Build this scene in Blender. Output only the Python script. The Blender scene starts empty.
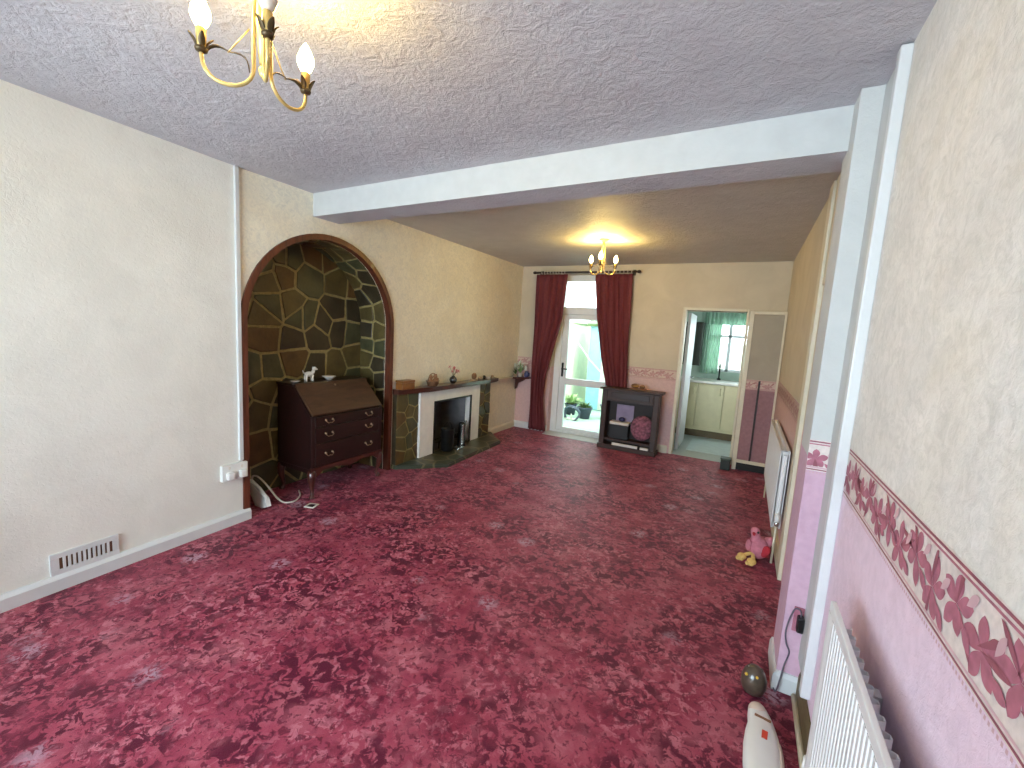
import bpy, bmesh, math, random
from mathutils import Vector, Matrix
random.seed(7)
PI = math.pi
COL = bpy.context.scene.collection
sc = bpy.context.scene

# ------------------------------------------------------------------ helpers
def s2l(c):
    r = []
    for v in c:
        v = v/255.0
        r.append(v/12.92 if v <= 0.04045 else ((v+0.055)/1.055)**2.4)
    return (r[0], r[1], r[2], 1.0)

class NT:
    def __init__(s, name):
        s.m = bpy.data.materials.new(name); s.m.use_nodes = True
        s.t = s.m.node_tree; s.b = s.t.nodes['Principled BSDF']
    def n(s, typ, **kw):
        n = s.t.nodes.new(typ)
        for k, v in kw.items():
            if k in n.inputs: n.inputs[k].default_value = v
            else: setattr(n, k, v)
        return n
    def l(s, a, b): s.t.links.new(a, b)
    def coord(s): return s.n('ShaderNodeTexCoord').outputs['Object']
    def noise(s, scale, detail=3, rough=.5, dist=0, vec=None):
        n = s.n('ShaderNodeTexNoise')
        n.inputs['Scale'].default_value = scale; n.inputs['Detail'].default_value = detail
        n.inputs['Roughness'].default_value = rough; n.inputs['Distortion'].default_value = dist
        s.l(vec if vec is not None else s.coord(), n.inputs['Vector']); return n
    def ramp(s, src, stops):
        r = s.n('ShaderNodeValToRGB'); e = r.color_ramp.elements
        e[0].position, e[0].color = stops[0]; e[1].position, e[1].color = stops[-1]
        for p, c in stops[1:-1]:
            x = e.new(p); x.color = c
        s.l(src, r.inputs[0]); return r
    def mix(s, fac, a, b, mode='MIX'):
        m = s.n('ShaderNodeMix', data_type='RGBA', blend_type=mode)
        if isinstance(fac, (int, float)): m.inputs[0].default_value = fac
        else: s.l(fac, m.inputs[0])
        for i, v in ((6, a), (7, b)):
            if isinstance(v, tuple): m.inputs[i].default_value = v
            else: s.l(v, m.inputs[i])
        return m.outputs[2]
    def bump(s, src, strength, dist=.01, prev=None):
        b = s.n('ShaderNodeBump'); b.inputs['Strength'].default_value = strength
        b.inputs['Distance'].default_value = dist; s.l(src, b.inputs['Height'])
        if prev is not None: s.l(prev, b.inputs['Normal'])
        s.l(b.outputs[0], s.b.inputs['Normal']); return b.outputs[0]

def mat(name, c, rough=.6, metal=0, var=.12, nscale=12, bump=0, bscale=60, coat=0):
    t = NT(name); col = s2l(c)
    d = tuple(x*(1-var) for x in col[:3])+(1,); u = tuple(min(1, x*(1+var)) for x in col[:3])+(1,)
    n = t.noise(nscale, 4)
    r = t.ramp(n.outputs[0], [(.3, d), (.7, u)])
    t.l(r.outputs[0], t.b.inputs['Base Color'])
    t.b.inputs['Roughness'].default_value = rough; t.b.inputs['Metallic'].default_value = metal
    if coat: t.b.inputs['Coat Weight'].default_value = coat
    if bump: t.bump(t.noise(bscale, 3).outputs[0], bump)
    return t.m

def wood(name, c1, c2, rough=.35, scale=(3, 30, 30), coat=.2):
    t = NT(name); mp = t.n('ShaderNodeMapping'); mp.inputs['Scale'].default_value = scale
    t.l(t.coord(), mp.inputs[0]); n = t.noise(1.5, 5, .6, .8, mp.outputs[0])
    r = t.ramp(n.outputs[0], [(.3, s2l(c1)), (.7, s2l(c2))]); t.l(r.outputs[0], t.b.inputs['Base Color'])
    t.b.inputs['Roughness'].default_value = rough; t.b.inputs['Coat Weight'].default_value = coat
    return t.m

def emit(name, c, s):
    t = NT(name); t.b.inputs['Base Color'].default_value = (1, 1, 1, 1)
    t.b.inputs['Emission Color'].default_value = s2l(c); t.b.inputs['Emission Strength'].default_value = s
    return t.m

class MB:
    def __init__(s): s.v = []; s.f = []; s.mi = []; s.sm = []
    def add(s, vs, fs, mi=0, smooth=False):
        o = len(s.v); s.v += [Vector(v) for v in vs]
        for f in fs:
            s.f.append([i+o for i in f]); s.mi.append(mi); s.sm.append(smooth)
        return s
    def box(s, x0, y0, z0, x1, y1, z1, mi=0, bev=0, rot=None, piv=None, seg=2):
        bm = bmesh.new(); bmesh.ops.create_cube(bm, size=1)
        for v in bm.verts:
            v.co = Vector(((x0+x1)/2+v.co.x*(x1-x0), (y0+y1)/2+v.co.y*(y1-y0), (z0+z1)/2+v.co.z*(z1-z0)))
        if bev: bmesh.ops.bevel(bm, geom=bm.edges[:], offset=bev, segments=seg, profile=.5, affect='EDGES')
        if rot is not None:
            p = Vector(piv) if piv else Vector(((x0+x1)/2, (y0+y1)/2, (z0+z1)/2))
            for v in bm.verts: v.co = rot @ (v.co-p)+p
        bm.verts.index_update()
        s.add([v.co.copy() for v in bm.verts], [[v.index for v in f.verts] for f in bm.faces], mi)
        bm.free(); return s
    def prism(s, pts, fn, d0, d1, mi=0, smooth=False):
        # pts 2D outline, fn(a,b,d) -> 3D
        n = len(pts); vs = [fn(a, b, d0) for a, b in pts]+[fn(a, b, d1) for a, b in pts]
        fs = [list(range(n))[::-1], [i+n for i in range(n)]]+[[i, (i+1) % n, (i+1) % n+n, i+n] for i in range(n)]
        return s.add(vs, fs, mi, smooth)
    def tube(s, pts, r, seg=8, mi=0, cap=True):
        pts = [Vector(p) for p in pts]; rr = r if isinstance(r, (list, tuple)) else [r]*len(pts)
        vs = []; fs = []; up = None
        for i, p in enumerate(pts):
            t = (pts[min(i+1, len(pts)-1)]-pts[max(i-1, 0)]).normalized()
            if up is None: up = Vector((0, 0, 1)) if abs(t.z) < .9 else Vector((1, 0, 0))
            a = t.cross(up)
            if a.length < 1e-5: a = t.cross(Vector((1, 0, 0)))
            a.normalize(); b = a.cross(t).normalized(); up = b
            for k in range(seg):
                w = 2*PI*k/seg; vs.append(p+a*math.cos(w)*rr[i]+b*math.sin(w)*rr[i])
        for i in range(len(pts)-1):
            for k in range(seg):
                fs.append([i*seg+k, i*seg+(k+1) % seg, (i+1)*seg+(k+1) % seg, (i+1)*seg+k])
        if cap: fs.append(list(range(seg))[::-1]); fs.append([(len(pts)-1)*seg+k for k in range(seg)])
        return s.add(vs, fs, mi, True)
    def lathe(s, prof, c=(0, 0, 0), seg=20, mi=0, sx=1, sy=1, rot=None):
        c = Vector(c); vs = []; fs = []
        for r, z in prof:
            for k in range(seg):
                w = 2*PI*k/seg; v = Vector((r*math.cos(w)*sx, r*math.sin(w)*sy, z))
                vs.append(c+(rot @ v if rot is not None else v))
        n = len(prof)
        for i in range(n-1):
            for k in range(seg):
                fs.append([i*seg+k, i*seg+(k+1) % seg, (i+1)*seg+(k+1) % seg, (i+1)*seg+k])
        fs.append(list(range(seg))[::-1]); fs.append([(n-1)*seg+k for k in range(seg)])
        return s.add(vs, fs, mi, True)
    def ball(s, c, rx, ry=None, rz=None, mi=0, seg=16, rot=None):
        ry = ry or rx; rz = rz or rx; N = seg//2
        prof = [(max(1e-4, math.sin(PI*i/N)), -math.cos(PI*i/N)*rz) for i in range(N+1)]
        return s.lathe([(r, z) for r, z in prof], c, seg, mi, rx, ry, rot)
    def leaf(s, base, tip, w, bend=.2, mi=0, up=Vector((0, 0, 1)), n=6, th=.0012):
        base = Vector(base); tip = Vector(tip); d = tip-base; L = d.length
        side = d.cross(up)
        if side.length < 1e-6: side = Vector((1, 0, 0))
        side.normalize(); nn = side.cross(d).normalized(); vs = []
        for sgn in (1, -1):
            for i in range(n+1):
                t = i/n; p = base+d*t+nn*bend*L*math.sin(PI*t)+nn*th*sgn
                ww = w*math.sin(PI*min(1, t*.92+.04))**.8
                vs += [p-side*ww/2, p+nn*ww*.12, p+side*ww/2]
        m = 3*(n+1); fs = []
        for i in range(n):
            for k in range(2):
                a = i*3+k
                fs.append([a, a+1, a+4, a+3]); fs.append([m+a+3, m+a+4, m+a+1, m+a])
            fs.append([i*3, i*3+3, m+i*3+3, m+i*3]); fs.append([i*3+2, m+i*3+2, m+i*3+5, i*3+5])
        return s.add(vs, fs, mi, True)

def origin(o):
    v = Vector((0, 0, 0))
    while o is not None: v += o.location; o = o.parent
    return v
def obj(name, mb, mats, parent=None, loc=None):
    """one mesh object; mesh coordinates given in world space"""
    me = bpy.data.meshes.new(name); o = bpy.data.objects.new(name, me); COL.objects.link(o)
    if parent is not None: o.parent = parent
    if loc is not None: o.location = Vector(loc)-(origin(parent) if parent else Vector())
    og = origin(o)
    me.from_pydata([tuple(v-og) for v in mb.v], [], mb.f)
    for m in (mats if isinstance(mats, (list, tuple)) else [mats]): me.materials.append(m)
    for p, mi, sm in zip(me.polygons, mb.mi, mb.sm): p.material_index = mi; p.use_smooth = sm
    me.update()
    bm = bmesh.new(); bm.from_mesh(me); bmesh.ops.recalc_face_normals(bm, faces=bm.faces[:]); bm.to_mesh(me); bm.free()
    return o
def tag(o, label, cat, group=None, kind=None):
    o['label'] = label; o['category'] = cat
    if group: o['group'] = group
    if kind: o['kind'] = kind
    return o
def thing(name, label, cat, loc, group=None):
    o = bpy.data.objects.new(name, None); COL.objects.link(o); o.location = loc; o.empty_display_size = .1
    return tag(o, label, cat, group)
def struct(name, mb, mats, parent=None):
    o = obj(name, mb, mats, parent)
    if parent is None: o['kind'] = 'structure'
    return o
def ilerp(tab, z):
    for (a, va), (b, vb) in zip(tab, tab[1:]):
        if a <= z <= b: return va+(vb-va)*(z-a)/(b-a)
    return tab[0][1] if z < tab[0][0] else tab[-1][1]
def smooth(P, k=6):
    P = [Vector(p) for p in P]; Q = [2*P[0]-P[1]]+P+[2*P[-1]-P[-2]]; out = []
    for i in range(1, len(Q)-2):
        a, b, c, d = Q[i-1], Q[i], Q[i+1], Q[i+2]
        for j in range(k):
            t = j/k; out.append(.5*((2*b)+(c-a)*t+(2*a-5*b+4*c-d)*t*t+(3*b-a-3*c+d)*t**3))
    return out+[P[-1]]
def RZ(a): return Matrix.Rotation(a, 3, 'Z')

# ------------------------------------------------------------------ dimensions
XL, XR, YB, YF, H = -3.13, .355, -1.5, 5.97, 2.48

# ------------------------------------------------------------------ materials
def m_carpet():
    t = NT('patterned_carpet'); co = t.coord()
    def mask(scale, detail, rough, dist, lo, hi, amt=1.0, off=(0, 0, 0)):
        mp = t.n('ShaderNodeMapping'); mp.inputs['Location'].default_value = off; t.l(co, mp.inputs[0])
        n = t.noise(scale, detail, rough, dist, mp.outputs[0])
        return t.ramp(n.outputs[0], [(lo, (0, 0, 0, 1)), (hi, (amt, amt, amt, 1))]).outputs[0]
    ground = t.ramp(t.noise(4.5, 4, .6, .3, co).outputs[0], [(.34, s2l((132, 44, 66))), (.50, s2l((154, 64, 84))), (.66, s2l((170, 92, 106)))]).outputs[0]
    # sprays of pale rose leaves, then burgundy ones, gathered into drifts
    drift = mask(3.0, 3, .6, .3, .40, .56, 1.0); drift2 = mask(3.0, 4, .7, .3, .40, .56, 1.0, (7, 3, 0))
    pale = t.mix(1.0, mask(22, 4, .66, .7, .51, .57, .7, (3, 9, 1)), drift2, 'MULTIPLY')
    c = t.mix(pale, ground, s2l((196, 120, 134)))
    dark = t.mix(1.0, mask(19, 4, .64, .8, .48, .525, 1.0), drift, 'MULTIPLY')
    c = t.mix(dark, c, s2l((88, 24, 46)))
    dark2 = mask(34, 3, .65, .7, .56, .60, .8, (1, 5, 2)); c = t.mix(dark2, c, s2l((92, 26, 48)))
    # grey blossoms
    wob = t.noise(24, 2, .6, 0, co); vm = t.n('ShaderNodeMix', data_type='VECTOR'); vm.inputs[0].default_value = .04
    t.l(co, vm.inputs[4]); t.l(wob.outputs['Color'], vm.inputs[5])
    v = t.n('ShaderNodeTexVoronoi'); v.inputs['Scale'].default_value = 2.9; t.l(vm.outputs[1], v.inputs['Vector'])
    vr = t.ramp(v.outputs['Distance'], [(.10, (1, 1, 1, 1)), (.22, (0, 0, 0, 1))]).outputs[0]
    c = t.mix(t.mix(1.0, vr, mask(34, 2, .6, 1.0, .44, .52, .85, (2, 2, 2)), 'MULTIPLY'), c, s2l((178, 146, 162)))
    gr = t.ramp(t.noise(240, 2, .6, 0, co).outputs[0], [(.3, (.84, .84, .84, 1)), (.7, (1.08, 1.08, 1.08, 1))]).outputs[0]
    c = t.mix(1.0, c, gr, 'MULTIPLY')
    t.l(c, t.b.inputs['Base Color']); t.b.inputs['Roughness'].default_value = .5
    t.b.inputs['Specular IOR Level'].default_value = .32; t.b.inputs['Specular Tint'].default_value = (1, .42, .55, 1)
    t.b.inputs['Sheen Weight'].default_value = .12; t.b.inputs['Sheen Roughness'].default_value = .35
    t.b.inputs['Sheen Tint'].default_value = s2l((240, 190, 205))
    t.bump(t.noise(240, 2, .6, 0, co).outputs[0], .5, .004); return t.m

def m_artex(name='artex_plaster', a=(188, 186, 193), b=(198, 196, 202)):
    t = NT(name); co = t.coord(); t.b.inputs['Roughness'].default_value = .62
    r = t.ramp(t.noise(6, 3).outputs[0], [(.3, s2l(a)), (.7, s2l(b))]); t.l(r.outputs[0], t.b.inputs['Base Color'])
    n1 = t.noise(38, 5, .68, 1.2, co); n2 = t.noise(14, 3, .6, .8, co)
    rr = t.ramp(n1.outputs[0], [(.40, (0, 0, 0, 1)), (.62, (1, 1, 1, 1))])
    p = t.bump(n2.outputs[0], .45, .02); t.bump(rr.outputs[0], .34, .007, p)
    return t.m

def m_wall(name, upper, mottled=None, split=None, pink=(176, 128, 148), emboss=.35):
    """upper colour, optional pink paper below height split (object z)"""
    t = NT(name); co = t.coord(); t.b.inputs['Roughness'].default_value = .7
    n = t.noise(3.2, 5, .6, .6, co); m = mottled or tuple(max(0, x-9) for x in upper)
    r = t.ramp(n.outputs[0], [(.35, s2l(m)), (.62, s2l(upper))]); c = r.outputs[0]
    fine = t.noise(55, 4, .65, .7, co)
    if mottled:
        st = t.noise(22, 6, .75, 1.4, co)
        sr = t.ramp(st.outputs[0], [(.42, (0, 0, 0, 1)), (.66, (.5, .5, .5, 1))])
        c = t.mix(sr.outputs[0], c, s2l((188, 186, 180)))
        w = t.ramp(t.noise(2.1, 3, .5, .5, co).outputs[0], [(.50, (0, 0, 0, 1)), (.72, (.35, .35, .35, 1))])
        c = t.mix(w.outputs[0], c, s2l((214, 200, 172)))
    if split is not None:
        sx = t.n('ShaderNodeSeparateXYZ'); t.l(co, sx.inputs[0])
        g = t.n('ShaderNodeMath', operation='LESS_THAN'); t.l(sx.outputs[2], g.inputs[0]); g.inputs[1].default_value = split
        pn = t.ramp(t.noise(30, 4).outputs[0], [(.3, s2l(tuple(x-6 for x in pink))), (.7, s2l(tuple(x+5 for x in pink)))])
        c = t.mix(g.outputs[0], c, pn.outputs[0])
    t.l(c, t.b.inputs['Base Color']); t.bump(fine.outputs[0], emboss, .006); return t.m

M = {}
M['carpet'] = m_carpet(); M['artex'] = m_artex(); M['artex_far'] = m_artex('warm_grey_artex_plaster', (188, 184, 180), (196, 192, 188))  # rear ceiling plaster is slightly warmer in tone than the front
M['wall_l'] = m_wall('cream_painted_woodchip', (229, 228, 221))
M['wall_c'] = m_wall('cream_yellow_paper', (235, 228, 208), (230, 222, 201)); M['wall_f'] = m_wall('cream_paper_over_pink', (204, 192, 170), None, 1.0, (206, 172, 170))
M['wall_r'] = m_wall('marbled_paper_over_pink', (236, 232, 228), (220, 216, 212), 1.1, (228, 204, 222), .4)
M['wall_n'] = m_wall('white_paint_over_pink_paper', (202, 203, 202), None, 1.06, (200, 164, 184))
M['plain'] = m_wall('plain_wall_paint', (214, 210, 200))
M['white'] = mat('white_gloss_paint', (208, 210, 212), .35, var=.03)
M['white2'] = mat('white_matt_paint', (196, 198, 198), .55, var=.04, bump=.12, bscale=30)
M['cream'] = mat('cream_gloss_paint', (214, 206, 184), .4, var=.05)
M['rad'] = mat('white_radiator_enamel', (226, 228, 230), .3, var=.02)
M['grille'] = mat('grey_radiator_grille', (120, 118, 116), .5)
M['upvc'] = mat('white_upvc', (228, 232, 234), .3, var=.02)
M['mahog'] = wood('dark_mahogany', (22, 8, 7), (42, 14, 11), .42, (14, 3, 14), .12)
M['mahog2'] = wood('lighter_mahogany_writing_flap', (62, 42, 29), (88, 60, 42), .4, (12, 3, 12), .2)  # flap in a lighter brown than the rest of the bureau
M['archw'] = wood('brown_arch_timber', (70, 32, 20), (108, 56, 36), .42, (20, 20, 4), .15)
M['shelfw'] = wood('dark_mantel_timber', (52, 24, 20), (82, 40, 32), .3, (20, 3, 20), .4)
M['cabw'] = wood('dark_brown_cabinet_timber', (40, 24, 20), (62, 38, 30), .5, (3, 20, 20), .05)
M['inside'] = mat('dark_cabinet_inside', (34, 22, 22), .6)
M['stone'] = [mat('stone_olive_brown', (84, 72, 38), .5, var=.3, nscale=9, bump=.5, bscale=22, coat=.05),
              mat('stone_slate_green', (68, 68, 44), .45, var=.3, nscale=9, bump=.5, bscale=22, coat=.05),
              mat('stone_rust', (88, 64, 30), .5, var=.35, nscale=9, bump=.5, bscale=22, coat=.05),
              mat('stone_dark_umber', (54, 46, 30), .45, var=.3, nscale=9, bump=.5, bscale=22, coat=.05)]
M['mortar'] = mat('ochre_mortar', (144, 130, 84), .8, var=.2, nscale=30, bump=.5)
M['hearth'] = mat('green_slate_hearth', (62, 62, 46), .3, var=.3, nscale=8, coat=.3)
M['surround'] = mat('pale_pinkish_fire_surround', (228, 224, 220), .45, var=.05)
M['firebox'] = mat('grey_firebox_steel', (92, 90, 92), .38, .6, var=.15)
M['black'] = mat('black_painted_iron', (18, 17, 17), .4, .2)
M['steel'] = mat('brushed_steel', (190, 188, 184), .25, .9)
M['brass'] = mat('aged_cream_brass', (206, 178, 112), .38, .35)
M['bronze'] = mat('dark_bronze', (84, 66, 40), .45, .5)
M['antique'] = mat('antique_brass_handle', (150, 128, 104), .35, .8)
M['curtain'] = mat('burgundy_curtain_cloth', (104, 38, 44), .75, var=.14, nscale=30, bump=.2, bscale=200)
M['rail'] = mat('dark_curtain_rail', (48, 34, 28), .4)
M['bulb'] = emit('lit_candle_bulb', (255, 226, 150), 26)
M['bulb_off'] = mat('pearl_glass_bulb', (230, 214, 196), .2)
M['sleeve'] = mat('candle_sleeve', (206, 168, 92), .5)
M['gold'] = mat('gilt_metal', (190, 150, 60), .35, .7)
M['plastic'] = mat('white_plastic', (222, 222, 220), .35, var=.03)
M['blackp'] = mat('black_plastic', (16, 16, 18), .4)
M['cable'] = mat('pale_cable', (196, 186, 176), .5)
M['greycable'] = mat('grey_cable', (92, 84, 96), .5)
M['paleborder'] = mat('pale_border_paper', (216, 204, 200), .7, var=.12, nscale=60)
M['rose'] = mat('dusky_rose_print', (170, 104, 122), .7, var=.2, nscale=40)
M['roseline'] = mat('rose_border_line', (150, 86, 100), .7)
M['palepink'] = mat('pale_pink_line', (206, 168, 176), .7)
M['fadedborder'] = mat('faded_border_paper', (206, 184, 172), .7, var=.1, nscale=60); M['fadedrose'] = mat('faded_rose_print', (186, 144, 142), .7, var=.15, nscale=40); M['fadedline'] = mat('faded_border_line', (176, 126, 128), .7)
M['pinkplush'] = mat('pink_plush', (196, 120, 138), .9, var=.12, nscale=40, bump=.5, bscale=120)
M['redplush'] = mat('red_plush_patch', (178, 44, 58), .9)
M['yelplush'] = mat('yellow_plush', (222, 184, 112), .9, bump=.4, bscale=120)
M['eye'] = mat('amber_eye', (232, 190, 70), .3)
M['owl'] = mat('mottled_brown_glaze', (78, 66, 56), .28, var=.35, nscale=30, coat=.4)
M['orange'] = mat('orange_red_sticker', (206, 66, 40), .5)
M['dirtylight'] = mat('beige_handle_plastic', (206, 188, 176), .4)
M['boxwood'] = wood('golden_brown_box', (112, 68, 28), (148, 96, 44), .4, (10, 4, 10), .2)
M['wicker'] = mat('brown_wicker', (128, 92, 66), .8, var=.3, nscale=60, bump=.8, bscale=90)
M['teddy'] = mat('tan_teddy_fur', (150, 108, 78), .95, var=.2, nscale=60, bump=.6, bscale=160)
M['pinkpetal'] = mat('pink_petals', (206, 112, 118), .6)
M['whitepetal'] = mat('white_petals', (214, 220, 210), .6)
M['leaf'] = mat('green_leaves', (68, 92, 44), .5, var=.3)
M['paleleaf'] = mat('pale_green_foliage', (150, 178, 120), .6, var=.25)
M['vase'] = mat('dark_glazed_vase', (34, 28, 30), .2, coat=.5)
M['china'] = mat('white_china', (218, 212, 204), .25)
M['tan'] = mat('tan_pottery', (162, 138, 112), .5)
M['blue'] = mat('blue_glaze', (70, 78, 128), .4)
M['navy'] = mat('dark_blue_ball', (32, 30, 76), .3)
M['lilac'] = mat('lilac_book_cover', (150, 132, 160), .5)
M['paper'] = mat('white_paper', (214, 208, 206), .7)
M['floral'] = mat('floral_pink_cloth', (128, 78, 96), .8, var=.7, nscale=30, bump=.3)
M['kcab'] = mat('cream_kitchen_door', (200, 190, 150), .4, var=.04)
M['worktop'] = mat('pale_worktop', (212, 208, 196), .3)
M['kfloor'] = mat('pale_grey_vinyl', (176, 188, 190), .35, var=.06, nscale=4)
M['kdark'] = mat('dark_green_brown_unit', (44, 46, 38), .45)
M['net'] = mat('green_white_net', (206, 228, 212), .8)
M['kwall'] = mat('pale_green_kitchen_wall', (182, 202, 188), .7, var=.05)
M['plinth'] = mat('brown_plinth', (98, 82, 54), .6)
M['patio'] = mat('pale_green_grey_paving', (150, 176, 156), .85, var=.12, nscale=3)
M['render'] = mat('pale_yellow_render', (226, 226, 190), .85, var=.06, nscale=3)
M['teal'] = mat('pale_teal_paint', (140, 190, 206), .6, var=.05)
M['gard'] = mat('weathered_garden_wall', (196, 200, 184), .9, var=.1)
M['terracotta'] = mat('dark_plant_pot', (60, 70, 84), .6)

def m_hearth():
    t = NT('slate_slab_hearth'); co = t.coord()
    v = t.n('ShaderNodeTexVoronoi', feature='DISTANCE_TO_EDGE'); v.inputs['Scale'].default_value = 3.6; t.l(co, v.inputs['Vector'])
    v2 = t.n('ShaderNodeTexVoronoi'); v2.inputs['Scale'].default_value = 3.6; t.l(co, v2.inputs['Vector'])
    base = t.ramp(v2.outputs['Color'], [(.2, s2l((50, 52, 38))), (.5, s2l((70, 66, 44))), (.8, s2l((58, 66, 54)))]).outputs[0]
    e = t.ramp(v.outputs['Distance'], [(.02, (1, 1, 1, 1)), (.05, (0, 0, 0, 1))]).outputs[0]
    t.l(t.mix(e, base, s2l((112, 102, 74))), t.b.inputs['Base Color']); t.b.inputs['Roughness'].default_value = .35
    t.bump(t.noise(20, 4).outputs[0], .3, .006); return t.m
M['hearth'] = m_hearth()
def m_net():
    t = NT('sheer_green_curtain'); d = t.n('ShaderNodeBsdfDiffuse'); tr = t.n('ShaderNodeBsdfTranslucent')
    c = t.ramp(t.noise(40, 3).outputs[0], [(.3, s2l((196, 222, 206))), (.7, s2l((214, 234, 220)))])
    t.l(c.outputs[0], d.inputs[0]); t.l(c.outputs[0], tr.inputs[0])
    mx = t.n('ShaderNodeMixShader'); mx.inputs[0].default_value = .6; t.l(d.outputs[0], mx.inputs[1]); t.l(tr.outputs[0], mx.inputs[2])
    t.l(mx.outputs[0], t.t.nodes['Material Output'].inputs['Surface']); return t.m
M['net'] = m_net()
def m_glass():
    t = NT('window_glass'); nt = t.t
    tr = t.n('ShaderNodeBsdfTransparent'); tr.inputs[0].default_value = (.95, .98, .97, 1)
    gl = t.n('ShaderNodeBsdfGlossy'); gl.inputs['Roughness'].default_value = .02
    fr = t.n('ShaderNodeFresnel'); fr.inputs[0].default_value = 1.45
    mx = t.n('ShaderNodeMixShader'); t.l(fr.outputs[0], mx.inputs[0]); t.l(tr.outputs[0], mx.inputs[1]); t.l(gl.outputs[0], mx.inputs[2])
    t.l(mx.outputs[0], nt.nodes['Material Output'].inputs['Surface']); return t.m
M['glass'] = m_glass()

# ------------------------------------------------------------------ camera
R = [[0.87594266, 0.11017984, -0.46966463], [0.47877176, -0.07911906, 0.87436707], [0.0591782, -0.99075758, -0.12205476]]
cam = bpy.data.cameras.new('camera'); co = bpy.data.objects.new('camera', cam); COL.objects.link(co)
cam.sensor_fit = 'HORIZONTAL'; cam.sensor_width = 36; cam.lens = 431/1024*36; cam.clip_start = .03
mw = Matrix.Identity(4)
for i in range(3):
    mw[i][0] = R[i][0]; mw[i][1] = -R[i][1]; mw[i][2] = -R[i][2]
mw[2][3] = 1.5
co.matrix_world = mw; sc.camera = co

# ------------------------------------------------------------------ room shell
struct('floor', MB().box(XL-.5, YB-.1, -.1, XR+.1, YF+.02, 0), M['carpet'])
struct('ceiling', MB().box(XL-.1, YB-.1, H, XR+.1, 2.45, H+.1), M['artex'])
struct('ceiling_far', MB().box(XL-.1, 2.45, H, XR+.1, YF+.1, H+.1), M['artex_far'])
AY, AZ, AR = 2.5, 1.45, .70
arch = [(AY-AR*math.cos(PI*i/32), AZ+AR*math.sin(PI*i/32)) for i in range(33)]
FY0, FY1, FZ = 3.84, 4.59, .655
def shear(mb, y0=1.80, k=.062):
    for v in mb.v:
        if v.y < y0: v.x += (y0-v.y)*k
    return mb
out = [(AY-AR, 0)]+arch+[(AY+AR, 0), (FY0, 0), (FY0, FZ), (FY1, FZ), (FY1, 0), (YF, 0), (YF, H), (AY-AR, H)]
struct('wall_left', shear(MB().prism([(YB-.1, 0), (1.757, 0), (1.757, H), (YB-.1, H)], lambda a, b, d: (d, a, b), XL, XL-.12), 1.80), M['wall_l'])
struct('wall_left_far', MB().prism([(1.757, 0)]+out[:-1]+[(1.757, H)], lambda a, b, d: (d, a, b), XL, XL-.12), M['wall_c'])
# right wall with the hall door opening
DY0, DY1, DZ = 2.52, 3.13, 1.87
out = [(2.3, 0), (DY0, 0), (DY0, DZ), (DY1, DZ), (DY1, 0), (YF, 0), (YF, H), (2.3, H)]
struct('wall_right', MB().box(XR, YB-.1, 0, XR+.12, 2.3, H), M['wall_r'])
struct('wall_right_far', MB().prism(out, lambda a, b, d: (d, a, b), XR, XR+.12), M['wall_f'])
struct('wall_nib', MB().box(.268, 2.13, 0, XR+.001, 2.37, H, bev=.003), M['wall_n'])
# far wall with garden door and kitchen door openings
out = [(XL, 0), (-2.56, 0), (-2.56, 2.36), (-1.56, 2.36), (-1.56, 0), (-.76, 0), (-.76, 1.895), (-.02, 1.895), (-.02, 0), (XR, 0), (XR, H), (XL, H)]
struct('wall_far', MB().prism(out, lambda a, b, d: (a, d, b), YF, YF+.25), M['wall_f'])
# back wall (behind the viewer) with the front window opening
WX0, WX1, WZ0, WZ1 = -2.65, -.25, .55, 2.1
mb = MB()
mb.box(XL, YB-.12, 0, XR, YB, WZ0).box(XL, YB-.12, WZ1, XR, YB, H).box(XL, YB-.12, WZ0, WX0, YB, WZ1).box(WX1, YB-.12, WZ0, XR, YB, WZ1)
struct('wall_back', mb, M['wall_f'])
w = MB()
for x in (WX0+.03, (WX0+WX1)/2, WX1-.03): w.box(x-.03, YB-.09, WZ0, x+.03, YB-.03, WZ1, bev=.004)
for z in (WZ0+.03, WZ1-.03, WZ1-.42): w.box(WX0, YB-.09, z-.03, WX1, YB-.03, z+.03, bev=.004)
win1 = struct('window_1', w, M['upvc'])
obj('pane', MB().box(WX0, YB-.064, WZ0, WX1, YB-.056, WZ1), M['glass'], win1)
# beam, slightly skewed like the photographed one
b = MB()
ft = [(XL, 2.336), (.28, 2.255)]; bk = [(XL, 2.58), (.28, 2.50)]
Z0, Z1 = 2.305, H+.001
vs = [(ft[0][0], ft[0][1], Z0), (ft[1][0]+.076, ft[1][1], Z0), (bk[1][0]+.076, bk[1][1], Z0), (bk[0][0], bk[0][1], Z0)]
vs = vs+[(x, y, Z1) for x, y, z in vs]
b.add(vs, [[0, 1, 5, 4]], 0).add(vs, [[0, 3, 2, 1]], 1).add(vs, [[2, 3, 7, 6]], 1).add(vs, [[1, 2, 6, 5]], 0).add(vs, [[4, 5, 6, 7]], 1).add(vs, [[0, 4, 7, 3]], 0)
struct('ceiling_beam', b, [M['white2'], M['artex']])
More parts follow.
